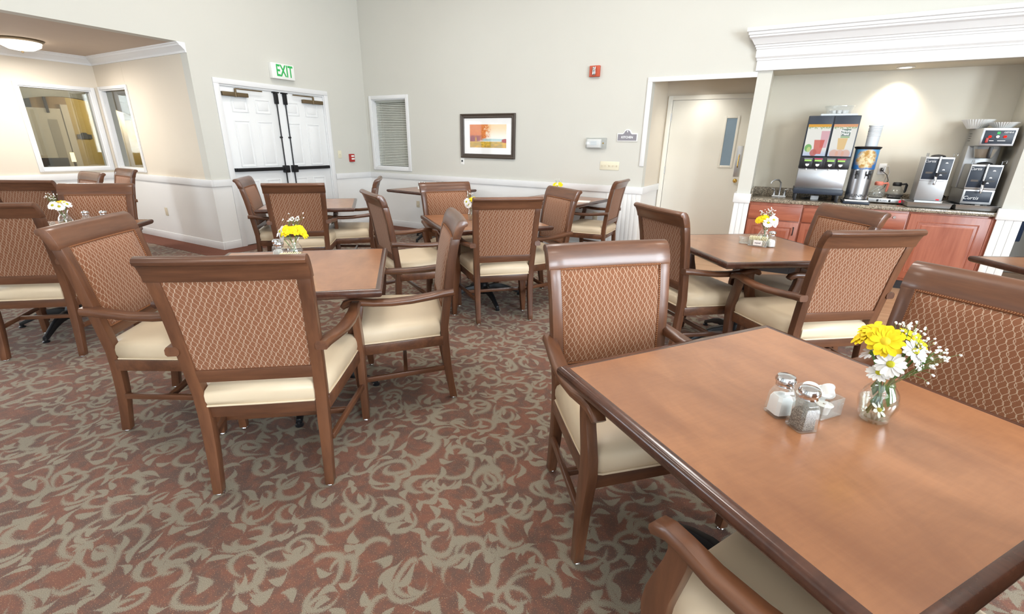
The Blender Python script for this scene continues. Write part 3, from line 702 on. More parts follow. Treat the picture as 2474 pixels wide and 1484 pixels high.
bx('housing', 'orange_red', st, -.068, .068, -.04, 0, 0, .128, .006); G().prism([(-.022, .015), (.022, .015), (.022, .113), (-.022, .113)], 'y', -.062, -.04).build('lens', 'chrome', st, .01)
tm = thing('thermostat_guard', 'white thermostat under clear lockable cover on the back wall', 'thermostat', (-2.175, Yw, 1.375))
bx('cover', 'plastic_clear', tm, -.14, .135, -.055, -.0, 0, .135, .006); bx('thermostat', 'white_plastic', tm, -.125, .065, -.045, -.002, .012, .118, .004)
bx('screen', 'cup_white', tm, -.075, .01, -.047, -.045, .04, .095); G().cyl((.105, -.055, .068), (.105, -.068, .068), .009).build('lock', 'brass', tm)
ks = thing('kitchen_sign', 'grey sign with arched top reading KITCHEN', 'sign', (-1.775, Yw, 1.468))
def arched(w, h, r, m): 
    p = [(-w+m, m), (w-m, m), (w-m, h-m), (r+.012-m*.3, h-m)]
    p += [((r-m*.6)*math.cos(PI*k/12), h-m+(r-m*.2)*1.0*math.sin(PI*k/12)) for k in range(1, 12)]
    return p+[(-r-.012+m*.3, h-m), (-w+m, h-m)]
G().prism(arched(.132, .098, .05, 0), 'y', -.012, 0).build('backing', 'sign_white', ks, .002)
G().prism(arched(.132, .098, .05, .011), 'y', -.014, -.012).build('face', 'sign_grey', ks)
text('lettering', 'KITCHEN', .036, 'text_white', ks, (0, -.0145, .05), FRONT, .0006, bold=.0012)
G().lathe([(.001, 0), (.007, .006), (.008, .014), (.003, .022), (.001, .028)], 10, (0, -.016, .105)).build('emblem', 'text_white', ks)
s5 = thing('switch_plate', 'five-gang almond light switch plate left of the kitchen opening', 'switch', (-1.978, Yw, 1.11))
bx('plate', 'almond', s5, -.13, .13, -.007, 0, 0, .108, .003)
for i in range(5):
    bx('toggle', 'outlet_tan', s5, -.1+i*.05-.005, -.1+i*.05+.005, -.018, -.007, .042, .064, .002)
for lab, x, z in (('tan outlet plate low on the back wall wainscot behind the far table', -5.28, .37), ('tan round data outlet low on the back wall beside the armless corner chair', -2.12, .445)):
    o_ = thing('wall_outlet', lab.replace('armless corner', 'corner'), 'outlet', (x, Yw-.012, z)); bx('plate', 'outlet_tan', o_, -.034, .034, -.006, 0, 0, .105, .002)
    G().cyl((0, -.006, .05), (0, -.011, .05), .015).build('socket', 'almond', o_)

# ------------------------------------------------------------------ kitchen door
kd = sempty('door_2')
YK = 7.04
g = G(); g.box(-1.505, -1.445, YK-.02, YK, 0, 2.07).box(-.452, -.402, YK-.02, YK, 0, 2.07).box(-1.445, -.452, YK-.02, YK, 2.015, 2.07); g.build('casing', 'cream_door', kd, .003)
lf = bx('door_leaf', 'cream_door', kd, -1.44, -.455, YK-.008, YK+.035, .01, 2.01, .002)
g = G(); x0, x1, z0, z1 = -.725, -.60, 1.19, 1.78
g.box(x0-.03, x0, YK-.02, YK-.008, z0-.03, z1+.03).box(x1, x1+.03, YK-.02, YK-.008, z0-.03, z1+.03).box(x0, x1, YK-.02, YK-.008, z0-.03, z0).box(x0, x1, YK-.02, YK-.008, z1, z1+.03); lt = g.build('lite_frame', 'cream_door', lf, .003)
plain('lite_blue', '#7f93a3', .15, 0, .6); bx('lite_glass', 'lite_blue', lt, x0, x1, YK-.012, YK-.009, z0, z1)
pp = bx('pull_plate', 'brushed_steel', lf, -.54, -.47, YK-.012, YK-.008, 1.05, 1.44, .001)
G().tube([(-.505, YK-.012, 1.17), (-.505, YK-.05, 1.19), (-.505, YK-.05, 1.31), (-.505, YK-.012, 1.33)], .007, 8).build('pull_handle', 'brass', pp)
kn = G().cyl((-.503, YK-.008, 1.0), (-.503, YK-.045, 1.0), .012).sphere((-.503, YK-.055, 1.0), .028, 14, 8); kn.build('knob', 'brass', lf)
for z in (1.75, 1.05, .3): G().cyl((-1.445, YK-.015, z), (-1.445, YK-.015, z+.1), .007).build('hinge', 'brushed_steel', lf)

# ------------------------------------------------------------------ ceiling lamps
def flush_lamp(label, loc, r, e, col, group=None):
    t = thing('ceiling_light', label, 'light', loc, 0, group)
    G().lathe([(r*1.12, 0), (r*1.14, -.012), (r*1.02, -.028), (r*.98, -.03)], 28).build('rim', 'bronze', t)
    G().lathe([(r, -.03), (r*.93, -.07), (r*.6, -.105), (r*.2, -.118), (.001, -.12)], 28).build('bowl', 'lamp_glow', t)
    G().lathe([(.001, -.145), (.012, -.14), (.012, -.118)], 10).build('finial', 'bronze', t)
    return t
flush_lamp('round glass bowl ceiling light glowing on the alcove ceiling', (-8.02, 2.45, 2.47), .19, 0, WARM)
area('alcove_lamp_light', (-8.02, 2.45, 2.33), (0, 0, 0), .3, .3, 24, (1, .93, .85))
for i, (x, y, hw_) in enumerate(HALL_FILL_LAMPS):
    t = thing('ceiling_light', 'added round opal ceiling light over the dining hall out of view', 'light', (x, y, HT), 0, 'added dining hall ceiling lights')
    G().lathe([(.42, 0), (.43, -.02), (.40, -.05)], 28).build('rim', 'white_trim', t); G().lathe([(.40, -.05), (.36, -.09), (.2, -.12), (.001, -.13)], 28).build('bowl', 'lamp_glow', t)
    area('hall_fill_light', (x, y, HT-.16), (0, 0, 0), .8, .8, hw_, NEUT)  # area fill below each added lamp
rl = thing('recessed_light', 'glowing recessed downlight in the soffit above the beverage bar', 'light', (.93, 6.50, 2.215))
G().lathe([(.075, 0), (.078, -.004), (.055, -.006), (.05, .0)], 24).build('trim_ring', 'white_trim', rl); G().lathe([(.05, -.001), (.001, -.0015)], 20).build('lens', 'lamp_glow', rl)
spot('bar_downlight', (.93, 6.50, 2.19), (R(14), 0, 0), 24, (1, .88, .74), 100, 1., .04)
spot('niche_downlight', (-1.0, 6.65, 2.24), (R(10), 0, 0), 14, (1, .97, .9), 130, .8, .06)

# ------------------------------------------------------------------ dining armchair
def interp(tab, z):
    for (z0, a), (z1, b) in zip(tab, tab[1:]):
        if z <= z1: k = (z-z0)/(z1-z0); return a+(b-a)*k
    return tab[-1][1]
PY = [(0, .010), (.1, .025), (.2, .040), (.37, .051), (.45, .052), (.58, .037), (.8, .008), (.945, -.022), (1.03, -.045)]
PXO = [(0, .241), (.4, .248), (.67, .259), (.945, .268), (1.03, .271)]
def make_chair(label):
    t = thing('dining_armchair', label, 'chair', (0, 0, 0), 0, 'dining armchairs')
    for s in (-1, 1):
        rings = []
        zs = [0.006, .05, .1, .16, .22, .3, .37, .45, .52, .58, .66, .74, .82, .9, .945]
        for z in zs:
            xo = interp(PXO, z); yc = interp(PY, z); wd = .046 if z > .3 else .036+.010*z/.3; d = .022 if z > .1 else .0205
            rings.append([(s*xo, yc-d, z), (s*(xo-wd), yc-d, z), (s*(xo-wd), yc+d, z), (s*xo, yc+d, z)])
        lg = G().loft(rings).build('rear_leg', 'chair_wood', t, .004)
        G().lathe([(.016, 0), (.017, .003), (.014, .009)], 12, (s*.222, .010, 0)).build('glide', 'chrome', lg)
        fr = [(.512, .008), (.522, .1), (.535, .24), (.551, .36), (.558, .42), (.552, .47), (.535, .53), (.519, .58), (.512, .615), (.516, .64)]
        bk = [(.479, .008), (.478, .1), (.481, .25), (.487, .36), (.491, .42), (.487, .48), (.474, .54), (.462, .60), (.458, .64)]
        xi, xo = (.287, .323)
        fl = G().prism(fr+bk[::-1], 'x', s*xi, s*xo).build('front_leg', 'chair_wood', t, .004)
        G().lathe([(.015, 0), (.016, .003), (.013, .009)], 12, (s*.305, .496, 0)).build('glide', 'chrome', fl)
        pth = [(.264, .0, .658), (.268, .05, .655), (.281, .13, .645), (.296, .22, .637), (.306, .32, .634), (.310, .41, .638), (.307, .48, .645), (.305, .52, .645), (.304, .545, .637), (.303, .560, .622)]
        rings = []
        for i, p in enumerate(pth):
            wv = .024+.006*math.sin(PI*min(1, i/6)) if i < 9 else .022
            hv = [.018, .0175, .016, .0155, .0155, .0155, .016, .016, .017, .012][i]
            a = pth[max(0, i-1)]; b = pth[min(len(pth)-1, i+1)]
            tg = Vector((0, b[1]-a[1], b[2]-a[2])).normalized(); nm = Vector((0, -tg.z, tg.y)); c = Vector((s*p[0], p[1], p[2]))
            sd = Vector((s, 0, 0))
            rings.append([c+sd*(wv*u)+nm*(hv*v) for u, v in ((1, -.55), (1, .45), (.72, 1), (-.72, 1), (-1, .45), (-1, -.55), (-.72, -1), (.72, -1))])
        G().loft(rings).build('armrest', 'chair_wood_y', t, 0, angle=50)
        G().add([(s*.232, .06, .19), (s*.252, .06, .19), (s*.252, .06, .218), (s*.232, .06, .218), (s*.293, .485, .19), (s*.313, .485, .19), (s*.313, .485, .218), (s*.293, .485, .218)],
                [(0, 1, 2, 3), (4, 5, 6, 7), (0, 1, 5, 4), (1, 2, 6, 5), (2, 3, 7, 6), (3, 0, 4, 7)]).build('side_stretcher', 'chair_wood_y', t, .003)
    bx('cross_stretcher', 'chair_wood_x', t, -.275, .275, .262, .284, .19, .216, .003)
    # seat frame
    g = G()
    g.prism([(-.215, .04), (.215, .04), (.215, .068), (-.215, .068)], 'z', .345, .402)
    g.prism([(-.29, .505), (.29, .505), (.29, .532), (-.29, .532)], 'z', .345, .402)
    for s in (-1, 1): g.prism([(s*.228, .06), (s*.252, .06), (s*.306, .50), (s*.282, .50)], 'z', .345, .402)
    g.build('seat_frame', 'chair_wood_x', t, .003)
    # cushion
    def outl(sc, dx=0):
        P = [(-.2, .028), (0, .026), (.2, .028), (.205, .075), (.246, .08), (.262, .2), (.283, .38), (.293, .49), (.288, .527), (.26, .538), (0, .543), (-.26, .538), (-.288, .527), (-.293, .49), (-.283, .38), (-.262, .2), (-.246, .08), (-.205, .075)]
        return [(x*(1-sc/.28), .285+(y-.285)*(1-sc/.26)) for x, y in P]
    rings = []
    for z, sc in ((.403, .006), (.41, .0), (.43, -.005), (.455, -.005), (.474, .0), (.488, .012), (.497, .032), (.503, .07), (.507, .13), (.509, .2)):
        rings.append([(x, y, z) for x, y in outl(sc)])
    cu = G().loft(rings).build('seat_cushion', 'seat_vinyl', t, 0, angle=75)
    G().tube([(x, y, .407) for x, y in outl(-.002)], .0045, 6, True).build('piping', 'seat_vinyl', cu)
    # back: lower rail, top rail, padded panel
    def bow(x, z): return -.012*(1-(x/.28)**2)*max(0., min(1., (z-.5)/.4))
    def rail(prof, hw, name):
        rings = []
        for i in range(9):
            x = -hw+2*hw*i/8
            rings.append([(x, y+bow(x, z), z) for y, z in prof])
        return G().loft(rings).build(name, 'chair_wood_x', t, 0.002, angle=32)
    rail([(.024, .512), (.062, .512), (.056, .566), (.018, .566)], .214, 'lower_rail')
    rail([(-.002, .938), (-.009, .97), (-.02, 1.0), (-.032, 1.02), (-.046, 1.031), (-.062, 1.034), (-.077, 1.029), (-.084, 1.018), (-.080, 1.006), (-.068, 1.0), (-.060, .985), (-.050, .96), (-.044, .938)], .2715, 'top_rail')
    nx, nz = 12, 12
    vs = []; fs = []
    for side in (0, 1):
        for j in range(nz+1):
            v = j/nz; z = .560+.384*v
            hw = (interp(PXO, z)-.046)+.003
            yc = interp(PY, z)
            for i in range(nx+1):
                u = -1+2*i/nx; x = u*hw
                if side == 0:
                    e = min(1, (1-abs(u))*6)*min(1, min(v, 1-v)*12); pf_ = (1-u**4)*(1-(2*v-1)**4)
                    y = yc+.018+.008*e**.5+.016*pf_
                else: y = yc-.012
                vs.append((x, y+bow(x, z), z))
    N = (nx+1)*(nz+1)
    for sd in (0, N):
        for j in range(nz):
            for i in range(nx):
                a = sd+j*(nx+1)+i; fs.append((a, a+1, a+nx+2, a+nx+1))
    bd = [i for i in range(nx+1)]+[j*(nx+1)+nx for j in range(1, nz+1)]+[nz*(nx+1)+i for i in range(nx-1, -1, -1)]+[j*(nx+1) for j in range(nz-1, 0, -1)]
    for a, b in zip(bd, bd[1:]+bd[:1]): fs.append((a, b, b+N, a+N))
    pn = G().add(vs, fs).build('back_panel', 'chair_fabric', t, 0, angle=60)
    pts = []
    for i in bd:
        x, y, z = vs[i]; pts.append((x*.99, y+.003, .562+(z-.560)*.99))
    G().tube(pts, .005, 6, True).build('piping', 'piping_fabric', pn)
    return t
D = math.radians
CH = [
 ('brown armchair seen from behind at the front left table, nearest the camera', -1.631, .887, 38.0),
 ('brown armchair on the left side of the front left table, angled towards the right', -2.803, .954, 306.8),
 ('brown armchair on the right side of the front left table, beside the aisle', -1.583, 2.067, 133.2),
 ('armchair facing the camera at the nearest table, its lilac sheen rail highest', -.521, 1.767, 225.1),
 ('armchair at the bottom right, only its arm and seat showing beside the nearest table', .54, .82, 60.0),
 ('armchair cut by the right picture edge behind the flowers of the nearest table', .667, 1.902, 143.5),
 ('armchair at the left of the table before the bar, turned to the bar', -.611, 3.181, 316.0),
 ('armchair seen from behind in front of the bar, pulled out from its table', .440, 2.927, 37.9),
 ('armchair facing the camera directly in front of the bar cabinets', .44, 3.91, 126.5),
 ('armchair seen square from behind at the middle table in the centre', -1.781, 3.085, 44.5),
 ('armchair on the left of the middle table with light seat, seen in profile', -2.754, 2.727, 330.0),
 ('armchair on the far side of the middle table, facing the camera', -2.91, 3.83, 240.0),
 ('armchair on the right of the middle table, its front panel facing left', -1.757, 4.007, 144.5),
 ('armchair by the back wall to the right of the wall table, facing left', -1.668, 5.536, 91.5),
 ('armchair seen from behind before the double exit doors', -3.975, 2.87, 47.0),
 ('armchair left of the table by the exit doors, against the white door', -4.875, 2.991, 314.8),
 ('armchair right of the table by the exit doors, seen side-on facing left', -3.966, 3.869, 131.0),
 ('armchair seen from behind at the far left edge of the picture', -4.066, .883, 40.1),
 ('dark armchair seen from behind, partly hidden at left below the big alcove window', -5.95, 1.56, 37.0),
 ('wide-looking armchair facing the camera behind the small vase at left', -5.02, 1.72, 223.0),
 ('small distant armchair under the big alcove window', -6.8, 2.3, 180.0),
 ('small distant armchair in the alcove corner under the narrow window', -7.3, 2.83, 177.0),
]
proto = make_chair(CH[0][0])
CHAIR_TOP = proto
for i, (lab, x, y, a) in enumerate(CH):
    c = proto if i == 0 else tree_copy(proto)
    c.location = (x, y, 0); c.rotation_euler = (0, 0, D(a)); c['label'] = lab

# ------------------------------------------------------------------ tables
def make_table(label):
    t = thing('dining_table', label, 'table', (0, 0, 0), 0, 'square dining tables')
    h = .475; z1 = .75
    G().box(-h+.03, h-.03, -h+.03, h-.03, z1-.02, z1-.0004).build('tabletop', 'table_veneer', t)
    # dark bullnose edge band, mitred at the corners, one length per side
    pr = [(.032, -.001), (.028, 0), (.012, -.0), (.005, -.003), (.001, -.010), (0, -.018), (.002, -.028), (.008, -.036), (.016, -.04), (.034, -.04)]
    rings = [[(h-p, -(h-p), z1+z) for p, z in pr], [(h-p, (h-p), z1+z) for p, z in pr]]
    me = G().loft(rings).mesh('edge_band', 'table_edge_wood', angle=50)
    for k in range(4):
        o = link('edge_band', me, t); o.rotation_euler = (0, 0, k*PI/2)
    bx('under_panel', 'table_edge_wood', t, -h+.03, h-.03, -h+.03, h-.03, z1-.04, z1-.02)
    G().lathe([(.001, .7095), (.16, .7095), (.16, .70), (.05, .69), (.04, .67)], 20).build('top_plate', 'black_iron', t)
    G().cyl((0, 0, .09), (0, 0, .69), .038, seg=20).build('column', 'black_iron', t)
    G().lathe([(.05, .06), (.06, .09), (.055, .13), (.042, .16)], 20).build('hub', 'black_iron', t)
    pth = [(.03, 0, .105), (.1, 0, .115), (.18, 0, .108), (.26, 0, .082), (.32, 0, .052), (.355, 0, .036), (.375, 0, .03)]
    hs = [(.026, .03), (.025, .028), (.023, .024), (.02, .02), (.018, .016), (.018, .014), (.016, .013)]
    rings = [[(p[0], -w_, p[2]-h_), (p[0], w_, p[2]-h_), (p[0], w_*.7, p[2]+h_), (p[0], -w_*.7, p[2]+h_)] for p, (w_, h_) in zip(pth, hs)]
    me = G().loft(rings).mesh('foot', 'black_iron', .003); gl = G().lathe([(.02, 0), (.022, .008), (.012, .014), (.012, .03)], 14, (.368, 0, 0)).mesh('glide', 'black_plastic')
    for k in range(4):
        f_ = link('foot', me, t); f_.rotation_euler = (0, 0, k*PI/2); link('glide', gl, f_)
    return t
TB = [
 ('nearest large square table filling the bottom right corner', .163, 1.301, 54.0),
 ('square table at left front with yellow flowers behind the nearest chair back', -2.196, 1.516, 42.3),
 ('square table in front of the bar with flowers and sweetener caddy', -.092, 3.637, 37.5),
 ('square table in the middle of the room surrounded by four chairs', -2.276, 3.525, 52.3),
 ('bare square table before the double exit doors', -4.49, 3.421, 45.7),
 ('square table against the back wall under the blind window, left one', -4.532, 5.60, 84.0),
 ('square table against the back wall below the thermostat', -2.424, 5.62, 84.0),
 ('square table at far left with white daisies and shakers', -4.649, 1.263, 43.0),
 ('square table cut by the right picture edge near the bar post', 1.857, 3.967, 29.5),
]
tp = make_table(TB[0][0]); TBL = []
for i, (lab, x, y, a) in enumerate(TB):
    c = tp if i == 0 else tree_copy(tp)
    c.location = (x, y, 0); c.rotation_euler = (0, 0, D(a)); c['label'] = lab; TBL.append(c)
ZT = .7505

# ------------------------------------------------------------------ beverage bar
YC = 6.17; ZC = .863
S_ = []
ct = thing('countertop', 'speckled granite worktop of the beverage bar', 'countertop', (0, 0, 0))
bx('slab', 'granite', ct, BL+.002, BR_-.002, 6.138, 6.678, ZC-.038, ZC, .004)
bs_ = thing('backsplash', 'low granite backsplash strip behind the bar counter', 'backsplash', (0, 0, 0))
bx('back_strip', 'granite', bs_, BL+.002, BR_-.002, 6.655, 6.679, ZC, ZC+.1, .003)
bx('side_strip', 'granite', bs_, BL+.001, BL+.022, 6.2, 6.655, ZC, ZC+.1, .003)
def raised(parent, name, x0, x1, z0, z1, field, mat='cabinet_wood'):
    d = bx(name, mat, parent, x0, x1, YC-.02, YC, z0, z1, .004)
    if field:
        m_ = field
        g = G(); g.box(x0+m_, x1-m_, YC-.0215, YC-.019, z0+m_, z1-m_)
        # sunk groove shown by a moulded ring and a raised field
        g = G()
        a0, a1, c0, c1 = x0+m_, x1-m_, z0+m_, z1-m_
        rg = [[(a0+p, YC-.02-d_, c0+p), (a1-p, YC-.02-d_, c0+p), (a1-p, YC-.02-d_, c1-p), (a0+p, YC-.02-d_, c1-p)] for p, d_ in ((0, -.001), (.004, .004), (.010, .004), (.014, -.004), (.020, -.004), (.044, .003))]
        vs = [q for r in rg for q in r]; fs = []
        for i in range(len(rg)-1):
            for k_ in range(4): k2 = (k_+1) % 4; fs.append((i*4+k_, i*4+k2, (i+1)*4+k2, (i+1)*4+k_))
        n = (len(rg)-1)*4; fs.append((n, n+1, n+2, n+3))
        g.add(vs, fs); g.build('raised_panel', mat, d, 0, angle=15)
    return d
def pull(parent, x, z, vertical):
    p = [(0, 0, -.045), (0, -.028, -.04), (0, -.03, 0), (0, -.028, .04), (0, 0, .045)]
    if not vertical: p = [(c, b, a) for a, b, c in p]
    return G().tube([(x+a, YC-.02+b, z+c) for a, b, c in p], .0055, 8).build('pull', 'black_metal', parent)
def cabinet(label, x0, x1):
    t = thing('base_cabinet', label, 'cabinet', (0, 0, 0), 0, 'bar base cabinets')
    bx('body', 'cabinet_wood', t, x0+.001, x1-.001, YC, 6.66, .1, ZC-.039, .001); bx('toe_kick', 'black_plastic', t, x0+.001, x1-.001, YC+.05, 6.64, 0, .1)
    return t
c1 = cabinet('left cherry wood base cabinet with drawer and door next to the white post', BL+.003, .30)
d_ = raised(c1, 'drawer', BL+.02, .288, .632, .79, 0, 'cabinet_wood_cross'); d_ = raised(c1, 'door', BL+.02, .288, .13, .618, .06); pull(d_, .25, .52, True)
c2 = cabinet('wide middle cherry wood base cabinet with a lock on its right drawer', .30, 1.24)
d_ = raised(c2, 'drawer', .312, .765, .632, .79, 0, 'cabinet_wood_cross'); pull(d_, .54, .71, False)
d_ = raised(c2, 'drawer', .775, 1.228, .632, .80, 0, 'cabinet_wood_cross'); pull(d_, 1.0, .70, False); G().cyl((1.125, YC-.02, .757), (1.125, YC-.03, .757), .013).build('lock', 'chrome', d_)
d_ = raised(c2, 'door', .312, .765, .13, .618, .06); pull(d_, .73, .52, True)
d_ = raised(c2, 'door', .775, 1.228, .13, .618, .06); pull(d_, .81, .52, True)
c3 = cabinet('right cherry wood base cabinet with one large raised-panel door', 1.24, BR_-.003)
d_ = raised(c3, 'door', 1.252, 1.868, .13, .805, .07)
bx('filler_strip', 'cabinet_wood', c3, 1.872, BR_-.004, YC-.012, YC, .1, ZC-.039)

fa = thing('faucet', 'brushed gooseneck bar faucet with two lever handles', 'faucet', (.04, 6.57, ZC))
bx('base_plate', 'white_plastic', fa, -.075, .075, -.025, .025, 0, .014, .006)
G().tube([(0, 0, .012), (0, 0, .12), (-.005, -.005, .165), (-.03, -.02, .195), (-.07, -.04, .198), (-.10, -.055, .175), (-.108, -.06, .15)], .009, 10).build('spout', 'brushed_steel', fa)
for s in (-1, 1):
    h_ = G().lathe([(.018, .012), (.012, .04), (.010, .075), (.013, .08)], 12, (s*.055, 0, 0)).build('handle', 'brushed_steel', fa)
    G().tube([(s*.055, 0, .082), (s*.09, -.008, .095)], [.006, .004], 8).build('lever', 'brushed_steel', h_)

# juice dispenser
jd = thing('juice_dispenser', 'black and steel juice dispenser with glowing fruit drink panels', 'dispenser', (.403, 6.2, ZC))
def jb(name, mat, parent, x0, x1, y0, y1, z0, z1, bv=.003): return bx(name, mat, parent, x0, x1, y0, y1, z0-ZC, z1-ZC, bv)
jb('housing', 'brushed_steel', jd, -.222, .222, .05, .42, .985, 1.745, .006)
jb('front_frame', 'navy_plastic', jd, -.232, .232, 0, .06, 1.213, 1.75, .006)
for nm, x0, mt in (('left', -.225, 'juice_print_left'), ('right', .005, 'juice_print_right')):
    dr = jb('front_door', 'navy_plastic', jd, x0, x0+.22, -.012, 0, 1.336, 1.745, .004)
    p_ = G().box(0, 1, 0, 1, 0, 1).build('print', mt, dr); p_.location = (x0+.006, -.0135, 1.345-ZC); p_.scale = (.208, .0015, .32)
    if nm == 'right':
        text('lettering', 'Minute', .034, 'text_white', dr, (x0+.12, -.0145, 1.597-ZC), FRONT, .0004, bold=.0008)
        text('lettering', 'Maid', .034, 'text_white', dr, (x0+.12, -.0145, 1.568-ZC), FRONT, .0004, bold=.0008)
cp = jb('control_panel', 'black_plastic', jd, -.23, .23, -.016, 0, 1.215, 1.334, .004)
for i, x in enumerate((-.155, -.06, .055, .15)):
    m_ = jb('valve_module', 'black_plastic', cp, x-.043, x+.043, -.022, -.016, 1.226, 1.322, .003)
    jb('screen', 'lcd_green', m_, x-.033, x+.033, -.0235, -.022, 1.288, 1.305, 0); jb('flavour_strip', 'pink_print' if i in (1, 3) else 'sign_grey', m_, x-.038, x+.038, -.0235, -.022, 1.309, 1.319, 0)
    G().prism([(x-.018, 1.262-ZC), (x+.018, 1.262-ZC), (x+.016, 1.245-ZC), (x, 1.234-ZC), (x-.016, 1.245-ZC)], 'y', -.027, -.022).build('push_button', 'sign_white', m_)
    G().cyl((x, .02, 1.195-ZC), (x, .02, 1.22-ZC), .01).build('nozzle', 'white_plastic', m_)
jb('splash_panel', 'steel', jd, -.225, .225, .02, .05, 1.0, 1.213, .003)
jb('drip_tray', 'navy_plastic', jd, -.232, .232, -.02, .4, .94, 1.0, .008)
for x in (-.205, .19):
    for y in (.01, .36): jb('foot', 'black_plastic', jd, x-.014, x+.014, y-.014, y+.014, ZC, .945, .003)
fc = thing('clear_container', 'clear plastic tub of portion cups on top of the juice dispenser', 'container', (.44, 6.38, 1.772))
G().lathe([(.105, 0), (.108, .003), (.13, .07), (.137, .072), (.137, .08)], 28).build('tub', 'plastic_clear', fc)
for i in range(9):
    a = i*2*PI/8; r = .065 if i < 8 else 0
    o_ = tag(G().lathe([(.018, 0), (.024, .028), (.027, .03), (.026, .032)], 12).build('portion_cup', 'white_plastic'), 'small white portion cup inside the clear tub above the juice dispenser', 'portion cup', 'portion cups in the clear tub')
    o_.location = (.44+r*math.cos(a), 6.38+r*math.sin(a), 1.777)
ld = tag(G().prism([(-.165, -.13), (.165, -.13), (.165, .13), (-.165, .13)], 'z', 0, .022).build('plastic_lid', 'cup_white', None, .008), 'pale flat plastic lid lying on the juice dispenser', 'lid'); ld.location = (.44, 6.38, 1.75)
pa = thing('power_adapter', 'white power adapter with black cord under the juice dispenser', 'adapter', (.40, 6.42, ZC))
bx('body', 'white_plastic', pa, -.04, .04, -.03, .03, 0, .05, .008); G().tube([(-.04, 0, .03), (-.1, -.03, .02), (-.13, .02, .008), (-.06, .08, .008), (.06, .09, .01), (.14, .1, .03)], .004, 6).build('cord', 'black_plastic', pa)

# tea dispenser
td = thing('tea_dispenser', 'tall steel iced tea dispenser with blue printed wrap and black taps', 'dispenser', (.77, 6.31, ZC))
def drum(z0, z1, r0, r1, name, mat, par, a0=0, seg=40):
    return G().lathe([(r0, z0), (r1, z1)], seg).build(name, mat, par)
dr = G().lathe([(.100, .045), (.102, .36), (.104, .56)], 40).build('drum', 'steel', td)
G().lathe([(.1035, .357), (.1062, .557)], 40).build('printed_wrap', 'tea_wrap_print', dr)
G().lathe([(.106, .557), (.118, .572), (.120, .582), (.09, .588), (.001, .588)], 40).build('lid', 'black_plastic', td)
bx('base', 'navy_plastic', td, -.118, .118, -.165, .11, 0, .028, .008); bx('drip_tray', 'white_plastic', td, -.105, .105, -.155, -.03, .028, .042, .004)
G().cyl((0, 0, .03), (0, 0, .05), .105, seg=32).build('foot_ring', 'black_plastic', td)
for x in (-.055, .055):
    tp_ = G().tube([(x, -.085, .30), (x, -.14, .30), (x, -.145, .262)], .012, 10).build('tap', 'black_plastic', td); bx('tap_lever', 'black_plastic', tp_, x-.014, x+.014, -.152, -.132, .305, .345, .004)
text('lettering', 'BUNN', .045, 'text_dark', td, (-.01, -.1025, .085), FRONT, .0008, sx=1.2)
fcup = thing('cup_stack', 'tall stack of white foam cups on the tea dispenser lid', 'cups', (.79, 6.30, ZC+.5885))
G().lathe([(.054, 0), (.057, .19), (.062, .192), (.062, .205), (.055, .205), (.05, .05), (.001, .05)], 32).build('cup', 'cup_white', fcup)
for i in range(6): G().lathe([(.0562+.0006*i, .10+.014*i), (.0585+.0006*i, .104+.014*i), (.0562+.0006*i, .108+.014*i)], 28).build('cup_rim', 'cup_white', fcup)

# coffee warmer and decanters
wm = thing('coffee_warmer', 'low steel two-plate coffee warmer with a red lit switch', 'warmer', (1.062, 6.42, ZC))
bx('body', 'white_plastic', wm, -.16, .16, 0, .2, .012, .055, .006)
fp_ = bx('front_plate', 'brushed_steel', wm, -.158, .158, -.004, 0, .014, .053, .001)
for x, m_ in ((-.075, 'black_plastic'), (.03, 'black_plastic'), (.12, 'red_led')): bx('switch', m_, fp_, x-.009, x+.009, -.009, -.004, .022, .046, .002)
text('lettering', 'BUNN', .022, 'text_dark', fp_, (-.025, -.0045, .034), FRONT, .0004)
for x in (-.085, .075): G().cyl((x, .1, .055), (x, .1, .061), .062, seg=28).build('hot_plate', 'black_metal', wm)
for x in (-.14, .14):
    for y in (.02, .18): G().cyl((x, y, 0), (x, y, .013), .01).build('foot', 'black_plastic', wm)
def decanter(label, loc, neck, cof):
    t = thing('coffee_decanter', label, 'decanter', loc, 0, 'glass decanters on the warmer')
    G().lathe([(.055, 0), (.07, .012), (.078, .04), (.072, .075), (.045, .115), (.036, .13)], 28).build('bowl', 'glass_heavy', t)
    if cof: G().lathe([(.052, .003), (.067, .013), (.0745, .04), (.001, .042)], 28).build('coffee', 'coffee', t)
    c = G().lathe([(.036, .125), (.04, .135), (.04, .155), (.033, .165)], 24).build('collar', neck, t)
    G().tube([(.036, 0, .145), (.075, 0, .152), (.082, 0, .14), (.08, 0, .07), (.074, 0, .06)], [.008, .011, .012, .011, .008], 8).build('handle', neck, c)
    return t
decanter('glass coffee decanter with black handle and dark coffee', (1.137, 6.52, ZC+.0612), 'black_plastic', True)
decanter('glass decanter with coral collar, left on the warmer', (.977, 6.52, ZC+.0612), 'coral', False)
po = thing('wall_outlet', 'white outlet with looping cords on the bar wall above the warmer', 'outlet', (.99, 6.68, 1.16))
bx('plate', 'white_plastic', po, -.035, .035, -.006, 0, 0, .115, .002); bx('plug', 'black_plastic', po, -.014, .014, -.035, -.006, .035, .07, .003)
G().tube([(0, -.035, .05), (.02, -.05, .09), (.05, -.03, .09), (.075, -.02, .02), (.05, -.03, -.1), (-.02, -.04, -.16), (-.05, -.05, -.19)], .0035, 6).build('cord', 'white_plastic', po)
G().tube([(0, -.035, .04), (.05, -.04, .0), (.08, -.03, -.06), (.06, -.03, -.14), (.02, -.04, -.185)], .0035, 6).build('cord', 'black_plastic', po)

